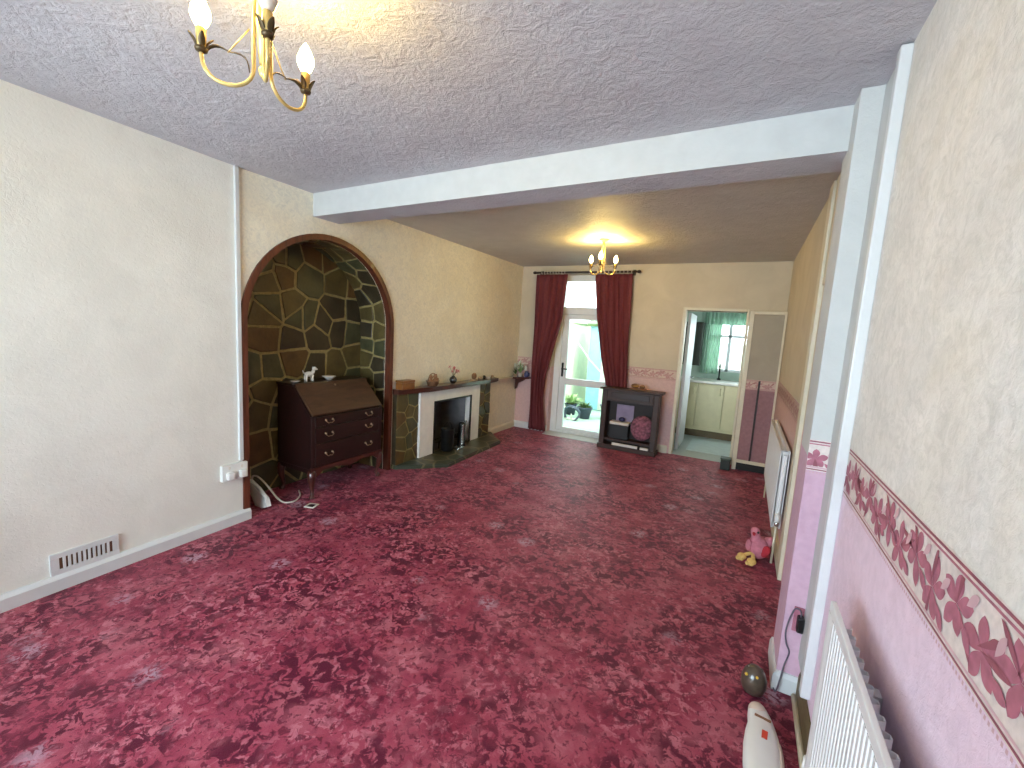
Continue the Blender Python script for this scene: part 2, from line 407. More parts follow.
# skirtings
def skirt(name, x0, y0, x1, y1, t, h=.1, m='white'):
    # t = signed thickness away from wall (vector given by normal)
    dx, dy = x1-x0, y1-y0; L = math.hypot(dx, dy); nx, ny = -dy/L*t, dx/L*t
    prof = [(0, 0), (1, 0), (1, h*.78), (.7, h*.9), (.45, h), (0, h)]; mb = MB()
    vs = [(x0+nx*a, y0+ny*a, z) for a, z in prof]+[(x1+nx*a, y1+ny*a, z) for a, z in prof]; n = len(prof)
    mb.add(vs, [list(range(n)), list(range(n, 2*n))]+[[i, (i+1) % n, (i+1) % n+n, i+n] for i in range(n)])
    return struct(name, mb, M[m])
skirt('baseboard_left', XL+3.3*.062, YB, XL, 1.80, -.03, .082)
skirt('baseboard_left_far', XL, 5.2, XL, YF, -.02, .09, 'cream')
skirt('baseboard_far_left', XL, YF, -2.56, YF, -.02, .1, 'white')
skirt('baseboard_far', -1.56, YF, -.80, YF, -.02, .1, 'cream')
skirt('baseboard_right', XR, 2.10, XR, YB, -.010, .14, 'plinth')
tag(obj('heating_pipe', MB().tube([(.338, 2.09, .02), (.336, 1.46, .02)], .011, 10), M['cream']), 'pale heating pipe along the floor from the narrow wall pier to the near radiator', 'pipe')
skirt('baseboard_right_far', XR, 5.76, XR, 3.32, -.022, .1, 'cream')
skirt('baseboard_nib', .268, 2.13, XR, 2.13, -.02, .085)
skirt('baseboard_nib_side', .268, 2.37, .268, 2.11, -.014, .085)
# pipe casing at the nib
struct('trim_1', MB().box(.322, 1.875, .175, XR, 1.915, 2.475, bev=.004), M['white'])
struct('trim_2', MB().box(.338, 1.915, .175, XR, 2.129, 2.475, bev=.003), M['white2'])
# hall door on the right, closed, its frame full height
struct('trim_3', MB().box(XR-.022, 3.17, 0, XR+.001, 3.31, 2.475, bev=.004).box(XR-.018, 2.38, 0, XR+.001, DY0, 2.475, bev=.003).box(XR-.012, DY0, DZ, XR+.001, DY1, 2.475, bev=.003), M['cream'])
door = struct('door_1', MB().box(XR+.02, DY0+.004, .006, XR+.06, DY1-.008, DZ-.006, bev=.004), M['cream'])
h = MB().lathe([(.024, 0), (.024, .006), (.01, .008), (.01, .03), (.024, .04), (.026, .055), (.012, .066)], (XR+.02, 2.60, .98), 14, rot=Matrix.Rotation(-PI/2, 3, 'Y'))
obj('door_handle', h, M['antique'], door)
# arch timber lining round the alcove
o = MB(); pts_i = [(AY-AR, 0)]+arch+[(AY+AR, 0)]
ro = AR+.042
pts_o = [(AY-ro, 0)]+[(AY-ro*math.cos(PI*i/32), AZ+ro*math.sin(PI*i/32)) for i in range(33)]+[(AY+ro, 0)]
ri = AR-.002; pts_i = [(AY-ri, 0)]+[(AY-ri*math.cos(PI*i/32), AZ+ri*math.sin(PI*i/32)) for i in range(33)]+[(AY+ri, 0)]
n = len(pts_i); xa, xb = XL+.016, XL-.05
vs = [(xa, a, b_) for a, b_ in pts_i]+[(xa, a, b_) for a, b_ in pts_o]+[(XL, a, b_) for a, b_ in pts_o]+[(xb, a, b_) for a, b_ in pts_i]
fs = []
for i in range(n-1):
    fs += [[i, i+1, n+i+1, n+i], [n+i, n+i+1, 2*n+i+1, 2*n+i], [i+1, i, 3*n+i, 3*n+i+1]]
o.add(vs, fs, 0, False)
struct('trim_4', o, M['archw'])

# ------------------------------------------------------------------ crazy paving
def clip(poly, a, b, c):
    r = []
    for i in range(len(poly)):
        p, q = poly[i], poly[(i+1) % len(poly)]
        dp, dq = a*p[0]+b*p[1]-c, a*q[0]+b*q[1]-c
        if dp <= 0: r.append(p)
        if dp*dq < 0:
            t = dp/(dp-dq); r.append((p[0]+(q[0]-p[0])*t, p[1]+(q[1]-p[1])*t))
    return r
def paving(W, Hh, cell, fn, seed, gap=.021, relief=.009):
    """stones as individual raised polygons on a mortar bed; fn(u,v,d)->3D"""
    rnd = random.Random(seed); mb = MB()
    nu, nv = max(1, round(W/cell)), max(1, round(Hh/cell)); P = []
    for i in range(nu):
        for j in range(nv):
            P.append(((i+.5+rnd.uniform(-.3, .3))*W/nu, (j+.5+rnd.uniform(-.3, .3))*Hh/nv))
            if rnd.random() < .22: P.append(((i+rnd.random())*W/nu, (j+rnd.random())*Hh/nv))
    nu2, nv2 = max(2, int(W/.05)), max(2, int(Hh/.08))
    vs = [fn(W*i/nu2, Hh*j/nv2, 0) for i in range(nu2+1) for j in range(nv2+1)]
    mb.add(vs, [[i*(nv2+1)+j, (i+1)*(nv2+1)+j, (i+1)*(nv2+1)+j+1, i*(nv2+1)+j+1] for i in range(nu2) for j in range(nv2)], 4)
    for k, p in enumerate(P):
        poly = [(0, 0), (W, 0), (W, Hh), (0, Hh)]
        for m, q in enumerate(P):
            if m == k: continue
            dx, dy = q[0]-p[0], q[1]-p[1]; L = math.hypot(dx, dy)
            if L < 1e-4 or L > cell*3.5: continue
            dx /= L; dy /= L; c = dx*(p[0]+q[0])/2+dy*(p[1]+q[1])/2-gap/2*rnd.uniform(.8, 1.2)
            poly = clip(poly, dx, dy, c)
            if len(poly) < 3: break
        if len(poly) < 3: continue
        cx = sum(a for a, _ in poly)/len(poly); cy = sum(b for _, b in poly)/len(poly)
        fine = []
        for i in range(len(poly)):
            a, b_ = poly[i], poly[(i+1) % len(poly)]; L = math.hypot(a[0]-b_[0], a[1]-b_[1]); s = max(1, int(L/.04))
            for t in range(s):
                w = .0025 if t else 0
                fine.append((a[0]+(b_[0]-a[0])*t/s+rnd.uniform(-w, w), a[1]+(b_[1]-a[1])*t/s+rnd.uniform(-w, w)))
        n = len(fine); rl = relief*rnd.uniform(.6, 1.2); tx, ty = rnd.uniform(-.04, .04), rnd.uniform(-.04, .04)
        def ring(f, d): return [fn(cx+(a-cx)*f, cy+(b_-cy)*f, d+(a-cx)*tx+(b_-cy)*ty) for a, b_ in fine]
        v = ring(1, -.001)+ring(.985, rl*.75)+ring(.93, rl)+[fn(cx, cy, rl*1.05)]
        f = []
        for i in range(n):
            j = (i+1) % n
            f += [[i, j, n+j, n+i], [n+i, n+j, 2*n+j, 2*n+i], [2*n+i, 2*n+j, 3*n]]
        mb.add(v, f, rnd.choice([0, 0, 1, 1, 2, 3, 3]))
    return mb
SM = M['stone']+[M['mortar']]
DEP = .40; XB = XL-DEP
pv = paving(2*AR+.04, AZ+AR+.04, .25, lambda u, v, d: (XB+d, AY-AR-.02+u, v), 11)
struct('wall_alcove_back', pv, SM)
ARC = AZ+PI*AR+AZ
def jamb(u, v, d):   # u along outline, v depth
    rr = AR-.003-d
    if u < AZ: return (XB+v, AY-rr, u)
    if u > AZ+PI*AR: return (XB+v, AY+rr, ARC-u)
    w = (u-AZ)/AR; return (XB+v, AY-rr*math.cos(w), AZ+rr*math.sin(w))
struct('wall_alcove_sides', paving(ARC, DEP-.055, .17, jamb, 5), SM)
struct('floor_alcove', MB().box(XB, AY-AR, -.02, XL+.01, AY+AR, .0015), M['carpet'])

# ------------------------------------------------------------------ garden door in its recess
dm = MB(); y0, y1 = 6.10, 6.17
dm.box(-2.56, y0-.02, 0, -2.465, y1+.02, 2.36, bev=.004).box(-1.63, y0-.02, 0, -1.56, y1+.02, 2.36, bev=.004)
dm.box(-2.56, y0-.02, 2.275, -1.56, y1+.02, 2.36, bev=.004).box(-2.465, y0-.02, 1.795, -1.63, y1+.02, 1.90, bev=.004)
dm.box(-2.465, y0-.02, 0, -1.63, y1+.02, .035, bev=.004)
gd = struct('door_2', dm, M['upvc'])
lf = MB(); lf.box(-2.463, y0, .037, -2.372, y1, 1.793, bev=.006).box(-1.73, y0, .037, -1.632, y1, 1.793, bev=.006)
for za, zb in ((.037, .085), (.742, .84), (1.72, 1.793)): lf.box(-2.373, y0, za, -1.729, y1, zb, bev=.006)
leaf_o = obj('door_leaf', lf, M['upvc'], gd)
pn = MB()
for za, zb in ((.085, .742), (.84, 1.72)): pn.box(-2.374, 6.132, za, -1.728, 6.138, zb)
obj('pane', pn, M['glass'], leaf_o)
obj('top_pane', MB().box(-2.466, 6.132, 1.90, -1.629, 6.138, 2.276), M['glass'], gd)
hd = MB().box(-2.437, y0-.014, .86, -2.407, y0, 1.07, bev=.004).tube([(-2.422, y0-.01, .98), (-2.422, y0-.05, .98), (-2.33, y0-.055, .98)], .009)
obj('door_handle', hd, M['black'], leaf_o)
struct('trim_5', MB().box(-2.558, 5.80, -.01, -1.562, 6.085, .006, bev=.002), M['white2'])

# ------------------------------------------------------------------ outside the garden door
struct('ground', MB().box(-9, 6.25, -.2, 2.5, 14, -.1), M['patio'])
struct('wall_garden', MB().box(-3.6, 6.6, -.1, -3.35, 11, 1.75, bev=.02).box(-3.64, 6.6, 1.75, -3.31, 11, 1.81, bev=.01), M['render'])
struct('wall_garden_end', MB().box(-3.35, 11, -.1, 2.4, 11.2, 1.5, bev=.02), M['gard'])
sh = thing('garden_shed', 'pale blue painted shed seen through the garden door glass', 'shed', (-2.45, 9.4, -.1))
obj('wall', MB().box(-3.0, 9.0, -.1, -1.6, 10.2, 1.75, bev=.01), M['teal'], sh)
rf = MB().prism([(8.9, 1.75), (9.6, 2.05), (10.3, 1.75), (10.3, 1.70), (8.9, 1.70)], lambda a, b, d: (d, a, b), -3.05, -1.5); obj('roof', rf, M['leaf'], sh)
obj('door', MB().box(-2.7, 8.97, -.08, -2.1, 8.999, 1.6, bev=.006), M['gard'], sh)
def pot(name, label, x, y, r, h, fol, nl, L, grp, wid=.05):
    t = thing(name, label, 'plant', (x, y, -.1), grp)
    obj('pot', MB().lathe([(r*.7, 0), (r, h), (r*1.08, h), (r*1.08, h+.02), (r*.9, h+.02), (r*.85, h-.01)], (x, y, -.1), 18), M['terracotta'], t)
    mb = MB(); rnd = random.Random(int(x*100))
    for i in range(nl):
        a = rnd.uniform(0, 2*PI); e = rnd.uniform(.3, 1.4); l = L*rnd.uniform(.6, 1)
        b0 = (x+r*.4*math.cos(a), y+r*.4*math.sin(a), -.1+h)
        mb.leaf(b0, (b0[0]+l*math.cos(a)*math.cos(e), b0[1]+l*math.sin(a)*math.cos(e), b0[2]+l*math.sin(e)), wid, .15)
    obj('foliage', mb, M[fol], t)
pot('potted_plant', 'pale green bushy plant in a pot, nearest the left of the garden door glass', -3.0, 8.15, .12, .2, 'paleleaf', 60, .26, 'pots outside the garden door')
pot('potted_plant', 'dark leaved low plant in a pot outside, middle of the garden door glass', -2.64, 7.95, .14, .2, 'leaf', 50, .13, 'pots outside the garden door')
pot('potted_plant', 'dark blue-green planter outside, rightmost through the garden door glass', -2.22, 8.2, .18, .26, 'leaf', 50, .12, 'pots outside the garden door')
t = tag(obj('garden_hose', MB().tube([(-2.78+.16*math.cos(a*.42)*(1-a*.004), 7.6+.05*math.sin(a*.9), .02+.14*math.sin(a*.42)+.0) for a in range(40)], .018), M['terracotta']),
        'dark coiled hose on its stand outside the garden door', 'hose')
obj('hose_stand', MB().box(-2.9, 7.56, -.1, -2.66, 7.66, -.07, bev=.005).tube([(-2.78, 7.61, -.08), (-2.78, 7.61, .02)], .012), M['gard'], t)
tag(obj('washing_line', MB().tube([(-3.35, 6.7, 2.1), (-2.62, 6.6, 1.66), (-2.36, 6.6, 1.34), (-2.17, 6.6, 1.116), (-1.9, 6.6, .87), (-1.72, 6.6, .80)], .011), M['plastic']),
    'white line sagging diagonally across the view outside the garden door', 'line')

# ------------------------------------------------------------------ curtains
def curtain(label, Lt, Rt, z0, z1, y, nf, seed):
    rnd = random.Random(seed); nz, nx = 34, nf*8; vs = []; fs = []
    ph = [rnd.uniform(-.5, .5) for _ in range(nf+1)]
    for side in (0, 1):
        for i in range(nz+1):
            z = z0+(z1-z0)*i/nz; xl, xr = ilerp(Lt, z), ilerp(Rt, z); wdt = xr-xl
            amp = .027-.010*(wdt-.25)
            for k in range(nx+1):
                u = k/nx; w = 2*PI*nf*u
                yy = y+amp*math.sin(w+ph[int(u*nf) if u < 1 else nf]*.6)+.008*math.sin(w*2.3+z*3)-(.012 if side == 0 else 0)
                if z > z1-.07: yy = y+(yy-y)*.6
                vs.append((xl+wdt*u+.006*math.sin(z*5+k), yy, z))
    N = (nz+1)*(nx+1)
    for i in range(nz):
        for k in range(nx):
            a = i*(nx+1)+k; fs += [[a, a+1, a+nx+2, a+nx+1], [N+a+nx+1, N+a+nx+2, N+a+1, N+a]]
        a = i*(nx+1); fs += [[a, a+nx+1, N+a+nx+1, N+a]]; a += nx; fs += [[a+nx+1, a, N+a, N+a+nx+1]]
    for k in range(nx): fs += [[k, N+k, N+k+1, k+1], [nz*(nx+1)+k+1, N+nz*(nx+1)+k+1, N+nz*(nx+1)+k, nz*(nx+1)+k]]
    o = obj('curtain', MB().add(vs, fs, 0, True), M['curtain'])
    return tag(o, label, 'curtain', 'curtains at the garden door')
curtain('burgundy curtain left of the garden door glass, hanging to the carpet', [(.03, -2.83), (1.14, -2.83), (2.33, -2.84)], [(.03, -2.54), (.5, -2.60), (.89, -2.59), (1.35, -2.48), (1.7, -2.39), (2.33, -2.36)], .03, 2.345, 5.87, 5, 2)
curtain('burgundy curtain right of the garden door glass, falling behind the dark cabinet', [(.03, -1.70), (.82, -1.67), (1.23, -1.78), (1.72, -1.88), (2.33, -1.95)], [(.03, -1.40), (.85, -1.39), (1.34, -1.41), (2.33, -1.44)], .03, 2.345, 5.888, 6, 5)
rl = thing('curtain_rail', 'dark curtain rail just under the ceiling above the garden door', 'curtain rail', (-2.14, 5.87, 2.37))
obj('pole', MB().tube([(-2.86, 5.87, 2.372), (-1.38, 5.87, 2.372)], .014, 12), M['rail'], rl)
for x in (-2.88, -1.36): obj('finial', MB().ball((x, 5.87, 2.372), .028, .022, .022), M['rail'], rl)
for x in (-2.80, -1.44): obj('bracket', MB().box(x-.012, 5.87, 2.362, x+.012, YF-.001, 2.382, bev=.003).box(x-.02, YF-.008, 2.335, x+.02, YF-.001, 2.41, bev=.002), M['rail'], rl)
for i in range(9): obj('ring', MB().lathe([(.016, -.003), (.022, -.003), (.022, .003), (.016, .003)], (-2.76+i*.045, 5.87, 2.368), 12, rot=Matrix.Rotation(PI/2, 3, 'Y')), M['china'], rl)
for i in range(10): obj('ring', MB().lathe([(.016, -.003), (.022, -.003), (.022, .003), (.016, .003)], (-1.92+i*.052, 5.87, 2.368), 12, rot=Matrix.Rotation(PI/2, 3, 'Y')), M['china'], rl)

# ------------------------------------------------------------------ kitchen beyond
struct('floor_kitchen', MB().box(-1.6, YF+.01, -.1, .9, 8.1, .002), M['kfloor'])
struct('ceiling_kitchen', MB().box(-1.6, YF+.25, 2.3, .9, 8.1, 2.4), M['kwall'])
struct('wall_kitchen_left', MB().box(-1.62, YF+.25, 0, -1.5, 8.1, 2.3), M['kwall'])
struct('wall_kitchen_right', MB().box(.42, YF+.25, 0, .52, 6.45, 2.3).box(.42, 7.35, 0, .52, 8.1, 2.3).box(.42, 6.45, 0, .52, 7.35, .9).box(.42, 6.45, 2.1, .52, 7.35, 2.3), M['kwall'])
w3 = struct('added_side_window', MB().box(.44, 6.45, .9, .5, 6.5, 2.1, bev=.004).box(.44, 7.3, .9, .5, 7.35, 2.1, bev=.004).box(.44, 6.45, .9, .5, 7.35, .95, bev=.004).box(.44, 6.45, 2.05, .5, 7.35, 2.1, bev=.004), M['upvc'])  # unseen side window, added to let more daylight into the kitchen
obj('pane', MB().box(.467, 6.5, .95, .473, 7.3, 2.05), M['glass'], w3)
kx0, kx1, kz0, kz1 = -.62, .38, 1.03, 1.95  # right end widened out of sight to brighten the kitchen
struct('wall_kitchen_far', MB().box(-1.5, 7.95, 0, .42, 8.07, kz0).box(-1.5, 7.95, kz1, .42, 8.07, 2.3).box(-1.5, 7.95, kz0, kx0, 8.07, kz1).box(kx1, 7.95, kz0, .42, 8.07, kz1), M['kwall'])
kw = MB()
for x in (kx0+.025, -.27, kx1-.025): kw.box(x-.025, 7.97, kz0, x+.025, 8.03, kz1, bev=.004)
for z in (kz0+.025, kz1-.025, 1.62): kw.box(kx0, 7.97, z-.022, kx1, 8.03, z+.022, bev=.004)
k2 = struct('window_2', kw, M['upvc']); obj('pane', MB().box(kx0, 7.997, kz0, kx1, 8.003, kz1), M['glass'], k2)
struct('trim_6', MB().box(-.775, YF-.012, 0, -.735, YF+.13, 1.93, bev=.004).box(-.735, YF-.012, 1.895, -.055, YF+.13, 1.93, bev=.004).box(-.05, YF-.012, 0, -.022, YF+.13, 1.93, bev=.004), M['cream'])
kd = struct('door_3', MB().box(-.74, 6.24, .008, -.70, 6.92, 1.88, bev=.004), M['white'])
obj('door_handle', MB().tube([(-.70, 6.84, .98), (-.66, 6.84, .98), (-.66, 6.74, .98)], .009), M['steel'], kd)
# base units, worktop, net curtain, wall unit
def unit(label, x0, x1):
    t = thing('kitchen_cabinet', label, 'cabinet', ((x0+x1)/2, 7.55, 0), 'kitchen base units')
    obj('carcass', MB().box(x0, 7.34, .12, x1, 7.94, .865), M['kcab'], t)
    obj('plinth', MB().box(x0, 7.39, .003, x1, 7.93, .12), M['plinth'], t)
    d = obj('door', MB().box(x0+.004, 7.32, .17, x1-.004, 7.339, .86, bev=.004), M['kcab'], t)
    obj('handle', MB().tube([(x1-.05, 7.32, .70), (x1-.05, 7.295, .70), (x1-.05, 7.295, .80), (x1-.05, 7.32, .80)], .006), M['kcab'], d)
unit('cream kitchen base unit at the left through the doorway', -.98, -.62)
unit('cream kitchen base unit, the middle one through the doorway', -.62, -.24)
unit('cream kitchen base unit at the right through the doorway', -.24, .14)
tag(obj('worktop', MB().box(-1.2, 7.29, .868, .415, 7.945, .905, bev=.006), M['worktop']), 'pale worktop along the kitchen base units under the window', 'worktop')
wu = thing('wall_cabinet', 'dark kitchen wall unit left of the kitchen window', 'cabinet', (-.92, 7.7, 1.15))
obj('carcass', MB().box(-1.25, 7.62, 1.12, -.66, 7.945, 1.82, bev=.004), M['kdark'], wu)
obj('door', MB().box(-.95, 7.60, 1.13, -.665, 7.619, 1.81, bev=.004), M['kdark'], wu)
obj('door', MB().box(-1.245, 7.60, 1.13, -.955, 7.619, 1.81, bev=.004), M['kdark'], wu)
def net(name, label, x0, x1, z0, z1, y, nf):
    nx = nf*8; vs = []; fs = []
    for s in (0, 1):
        for z in (z0, (z0+z1)/2, z1):
            for k in range(nx+1): vs.append((x0+(x1-x0)*k/nx, y+.014*math.sin(2*PI*nf*k/nx)+s*.003, z))
    N = 3*(nx+1)
    for s in (0, N):
        for i in (0, 1):
            for k in range(nx): a = s+i*(nx+1)+k; fs.append([a, a+1, a+nx+2, a+nx+1])
    return tag(obj(name, MB().add(vs, fs, 0, True), M['net']), label, 'curtain', 'kitchen window curtains')
net('kitchen_curtain', 'pale green kitchen curtain hanging left of the kitchen window', -.66, -.40, .99, 1.98, 7.91, 6)
net('kitchen_valance', 'pale green pelmet frill across the top of the kitchen window', -.64, .14, 1.80, 2.02, 7.88, 14)
tap = MB().tube([(-.36, 7.8, .905), (-.36, 7.8, 1.12), (-.36, 7.77, 1.16), (-.36, 7.70, 1.16), (-.36, 7.67, 1.12)], .012).lathe([(.03, 0), (.03, .02), (.014, .03)], (-.36, 7.8, .905))
tag(obj('kitchen_tap', tap, M['black']), 'dark tap on the worktop before the kitchen window', 'tap')
tag(obj('kitchen_mat', MB().box(-.60, 6.35, .002, -.03, 7.15, .010, bev=.003), mat('pale_blue_mat', (196, 212, 214), .8, var=.05)), 'pale blue-grey mat on the kitchen floor beyond the doorway', 'mat')

# ------------------------------------------------------------------ papered cupboard right of the kitchen door
cb = thing('corner_cupboard', 'papered cupboard front with cream edges right of the kitchen doorway', 'cupboard', (.17, 5.85, 0))
obj('carcass', MB().box(.0, 5.785, .12, XR-.002, YF-.013, 1.86), M['wall_f'], cb)
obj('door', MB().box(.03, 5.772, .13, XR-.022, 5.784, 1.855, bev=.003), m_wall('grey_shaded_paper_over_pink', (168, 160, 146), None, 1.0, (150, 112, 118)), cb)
obj('frame', MB().box(-.018, 5.762, .0, .03, 5.80, 1.895, bev=.004).box(.03, 5.768, 1.86, XR-.002, 5.80, 1.895, bev=.003).box(XR-.024, 5.766, .09, XR-.002, 5.80, 1.86, bev=.003).box(.03, 5.766, .09, XR-.024, 5.80, .13, bev=.003), M['cream'], cb)
obj('plinth', MB().box(.031, 5.79, .0, XR-.002, YF-.023, .088), M['black'], cb)
obj('edge_strip', MB().box(.155, 5.762, .13, .175, 5.771, 1.09, bev=.002), M['mahog'], cb)

# ------------------------------------------------------------------ wallpaper borders with printed flowers
def border(name, fn, L, z0, z1, seed, scale=1.0, faded=False):
    """fn(s, z, d) -> 3D; s runs along the wall"""
    rnd = random.Random(seed); mb = MB(); Hh = z1-z0
    def quad(s0, a, s1, b, d, mi): mb.add([fn(s0, a, d), fn(s1, a, d), fn(s1, b, d), fn(s0, b, d)], [[0, 1, 2, 3]], mi)
    quad(0, z0, L, z1, .0006, 0)
    quad(0, z1-.010, L, z1-.004, .0012, 2); quad(0, z1-.020, L, z1-.015, .0012, 1)
    quad(0, z0+.004, L, z0+.009, .0012, 2); quad(0, z0+.013, L, z0+.018, .0012, 3)
    # faint tick pattern under the lower line
    s = 0
    while s < L: quad(s, z0-.010, min(L, s+.006), z0-.003, .0008, 3); s += .012
    def petal(cx, cz, a, ln, w, mi, d):
        P = []
        for i in range(15):
            t = i/14 if i < 8 else (14-i)/14*1.0
        k = 8; pts = []
        for i in range(k+1):
            t = i/k; pts.append((t*ln, w/2*math.sin(PI*t**1.25)**.8))
        for i in range(k-1, 0, -1):
            t = i/k; pts.append((t*ln, -w/2*math.sin(PI*t**1.25)**.8))
        ca, sa = math.cos(a), math.sin(a); vs = []
        for x, y in pts:
            zz = min(z1-.022, max(z0+.02, cz+x*sa+y*ca)); ss = min(L, max(0, cx+x*ca-y*sa)); vs.append(fn(ss, zz, d))
        mb.add(vs, [list(range(len(vs)))], mi)
    s = .03*scale; k = 0; dd = .0012
    while s < L-.02:
        cz = (z0+z1)/2+(.010 if k % 2 else -.012); th = rnd.uniform(0, .7)
        R_ = Hh*.36
        for i in range(5): petal(s, cz, th+i*2*PI/5+rnd.uniform(-.12, .12), R_*rnd.uniform(.85, 1.12), R_*.56, 1, dd+.0002*i)
        for i in range(2): petal(s+rnd.uniform(-.02, .02), cz, th+rnd.uniform(0, 6.28), R_*1.5, R_*.22, 2, dd+.0012)
        petal(s+.028*scale, cz-.015, -.5+rnd.uniform(-.3, .3), .055*scale, .022, 1, dd+.0016)
        petal(s+.035*scale, cz+.015, .9+rnd.uniform(-.3, .3), .045*scale, .018, 3, dd+.0016)
        s += .098*scale; k += 1
    return struct(name, mb, [M['fadedborder'], M['fadedrose'], M['fadedline'], M['fadedline']] if faded else [M['paleborder'], M['rose'], M['roseline'], M['palepink']])
border('trim_7', lambda s, z, d: (XR-d, 1.87-s, z), 1.87-YB, 1.0, 1.165, 3)
border('trim_8', lambda s, z, d: (.268+s, 2.13-d, z), .07, 1.0, 1.13, 9)
border('trim_9', lambda s, z, d: (XR-d, 5.76-s, z), 5.76-3.32, .99, 1.12, 4, 1.0, True)
border('trim_10', lambda s, z, d: (-1.50+s, YF-d, z), 1.50-.78, .98, 1.115, 5, 1.0, True)
border('trim_11', lambda s, z, d: (XL+s, YF-d, z), .55, .98, 1.115, 6, 1.0, True)
bo = border('cupboard_border', lambda s, z, d: (.03+s, 5.772-d, z), XR-.024-.03, .985, 1.10, 8, 1.0, True); bo.parent = cb
for v in bo.data.vertices: v.co -= Vector(cb.location)
if 'kind' in bo: del bo['kind']

# ------------------------------------------------------------------ radiators
def radiator(label, x0, x1, ya, yb, z0, z1, single=False):
    """x0 front face, x1 rear; ya<yb along the wall"""
    t = thing('radiator', label, 'radiator', ((x0+x1)/2, (ya+yb)/2, 0), 'white panel radiators on the right wall')
    def panel(xf, sgn, nm):
        mb = MB(); P = []; y = ya+.03; pitch = .025
        P.append((xf, ya)); P.append((xf, ya+.025))
        while y+pitch < yb-.025:
            P += [(xf, y), (xf, y+pitch*.55), (xf+sgn*.0035, y+pitch*.68), (xf+sgn*.0035, y+pitch*.87)]; y += pitch
        P += [(xf, yb-.02), (xf, yb)]
        back = xf+sgn*.014; P += [(back, yb), (back, ya)]
        mb.prism(P, lambda a, b, d: (a, b, d), z0+.03, z1-.03)
        mb.box(min(xf, back), ya, z0, max(xf, back), yb, z0+.03, bev=.003).box(min(xf, back), ya, z1-.03, max(xf, back), yb, z1, bev=.003)
        return obj(nm, mb, M['rad'], t)
    panel(x0, 1, 'front_panel')
    if single:      # one panel with a folded convector sheet behind
        P = []; y = ya+.05; k = 0
        while y < yb-.05: P.append((x0+.016 if k % 2 else x1, y)); P.append((x0+.016 if k % 2 else x1, y+.012)); y += .022; k += 1
        P = P+[(a+.0015, b) for a, b in P[::-1]]
        obj('convector_fins', MB().prism(P, lambda a, b, d: (a, b, d), z0+.05, z1-.03), M['rad'], t)
    else: panel(x1, -1, 'rear_panel')
    g = MB()
    if not single:
     g.box(x0+.014, ya, z1-.008, x0+.02, yb, z1).box(x1-.02, ya, z1-.008, x1-.014, yb, z1)
    y = ya
    while y < yb-.012 and not single: g.box(x0+.018, y, z1-.008, x1-.018, y+.006, z1-.001); y += .018
    if not single:
     g.box(x0+.02, ya, z1-.035, x1-.02, yb, z1-.03, mi=1)
     obj('top_grille', g, [M['rad'], M['grille']], t)
    for y in (() if single else (ya, yb-.004)): obj('side_cover', MB().box(x0+.006, y, z0+.01, x1-.006, y+.004, z1-.002, bev=.001), M['rad'], t)
    for y in (ya+.2, yb-.2): obj('bracket', MB().box(x1-.001, y, z0+.06, XR-.0005, y+.03, z1-.1), M['rad'], t)
    for y, s in ((yb, 1), (ya, -1)):
        v = obj('valve', MB().tube([((x0+x1)/2, y, z0+.05), ((x0+x1)/2, y+s*.03, z0+.05)], .012).tube([((x0+x1)/2, y+s*.035, z0+.03), ((x0+x1)/2, y+s*.035, z0+.06)], .014), M['steel'], t)
        obj('cap', MB().lathe([(.017, 0), (.019, .01), (.017, .05), (.010, .056)], ((x0+x1)/2, y+s*.035, z0+.06), 14), M['plastic'], v)
        obj('pipe', MB().tube([((x0+x1)/2, y+s*.035, z0+.03), ((x0+x1)/2, y+s*.035, .002)], .0075), M['cream'], t)
    return t
radiator('large ribbed white radiator under the floral border in the near right corner', .274, .312, -.35, 1.395, .20, .826, True)
radiator('white radiator on the far stretch of the right wall behind the pink toy', .278, .335, 3.43, 4.84, .245, .80)

# ------------------------------------------------------------------ fireplace
fp = thing('fireplace', 'stone and white fireplace with dark timber mantelpiece on the left wall', 'fireplace', (-3.05, 4.2, 0))
hp = [(XL+.001, 3.262), (-3.06, 3.262), (-2.69, 3.66), (-2.745, 4.88), (-2.86, 4.98), (XL+.001, 5.25)]
def col(y0, y1, seed, nm='stone_column'):
    W = y1-y0; dx = .055
    mb = paving(W, .745, .15, lambda u, v, d: (XL+dx+d, y0+u, .04+v), seed, .014, .008)
    mb.box(XL+.001, y0, .04, XL+dx-.003, y1, .785, mi=3)
    return obj(nm, mb, SM, fp)
col(3.268, 3.598, 21); col(4.792, 5.09, 22)
hm = MB().prism(hp, lambda a, b, d: (a, b, d), .001, .030, 0); hm.prism([(a+(.0 if i in (0, 5) else -.006), b) for i, (a, b) in enumerate(hp)], lambda a, b, d: (a, b, d), .030, .044, 0)
obj('hearth', hm, M['hearth'], fp)
sd = MB().box(XL+.001, 3.60, .045, XL+.085, FY0, .775, bev=.005).box(XL+.001, FY1, .045, XL+.085, 4.79, .775, bev=.005).box(XL+.001, FY0, FZ, XL+.085, FY1, .775, bev=.005)
obj('surround', sd, M['surround'], fp)
fb = MB(); d = .30; xo, xi = XL+.0, XL-d; ys, ye, zt = FY0-.001, FY1+.001, FZ+.001; k = .12
A = [(xo, ys, .03), (xo, ye, .03), (xo, ye, zt), (xo, ys, zt)]; Bk = [(xi, ys+k, .03), (xi, ye-k, .03), (xi, ye-k, zt-.12), (xi, ys+k, zt-.12)]
fb.add(A+Bk, [[4, 5, 6, 7], [0, 1, 5, 4], [1, 2, 6, 5], [2, 3, 7, 6], [3, 0, 4, 7]])
obj('firebox', fb, M['firebox'], fp)
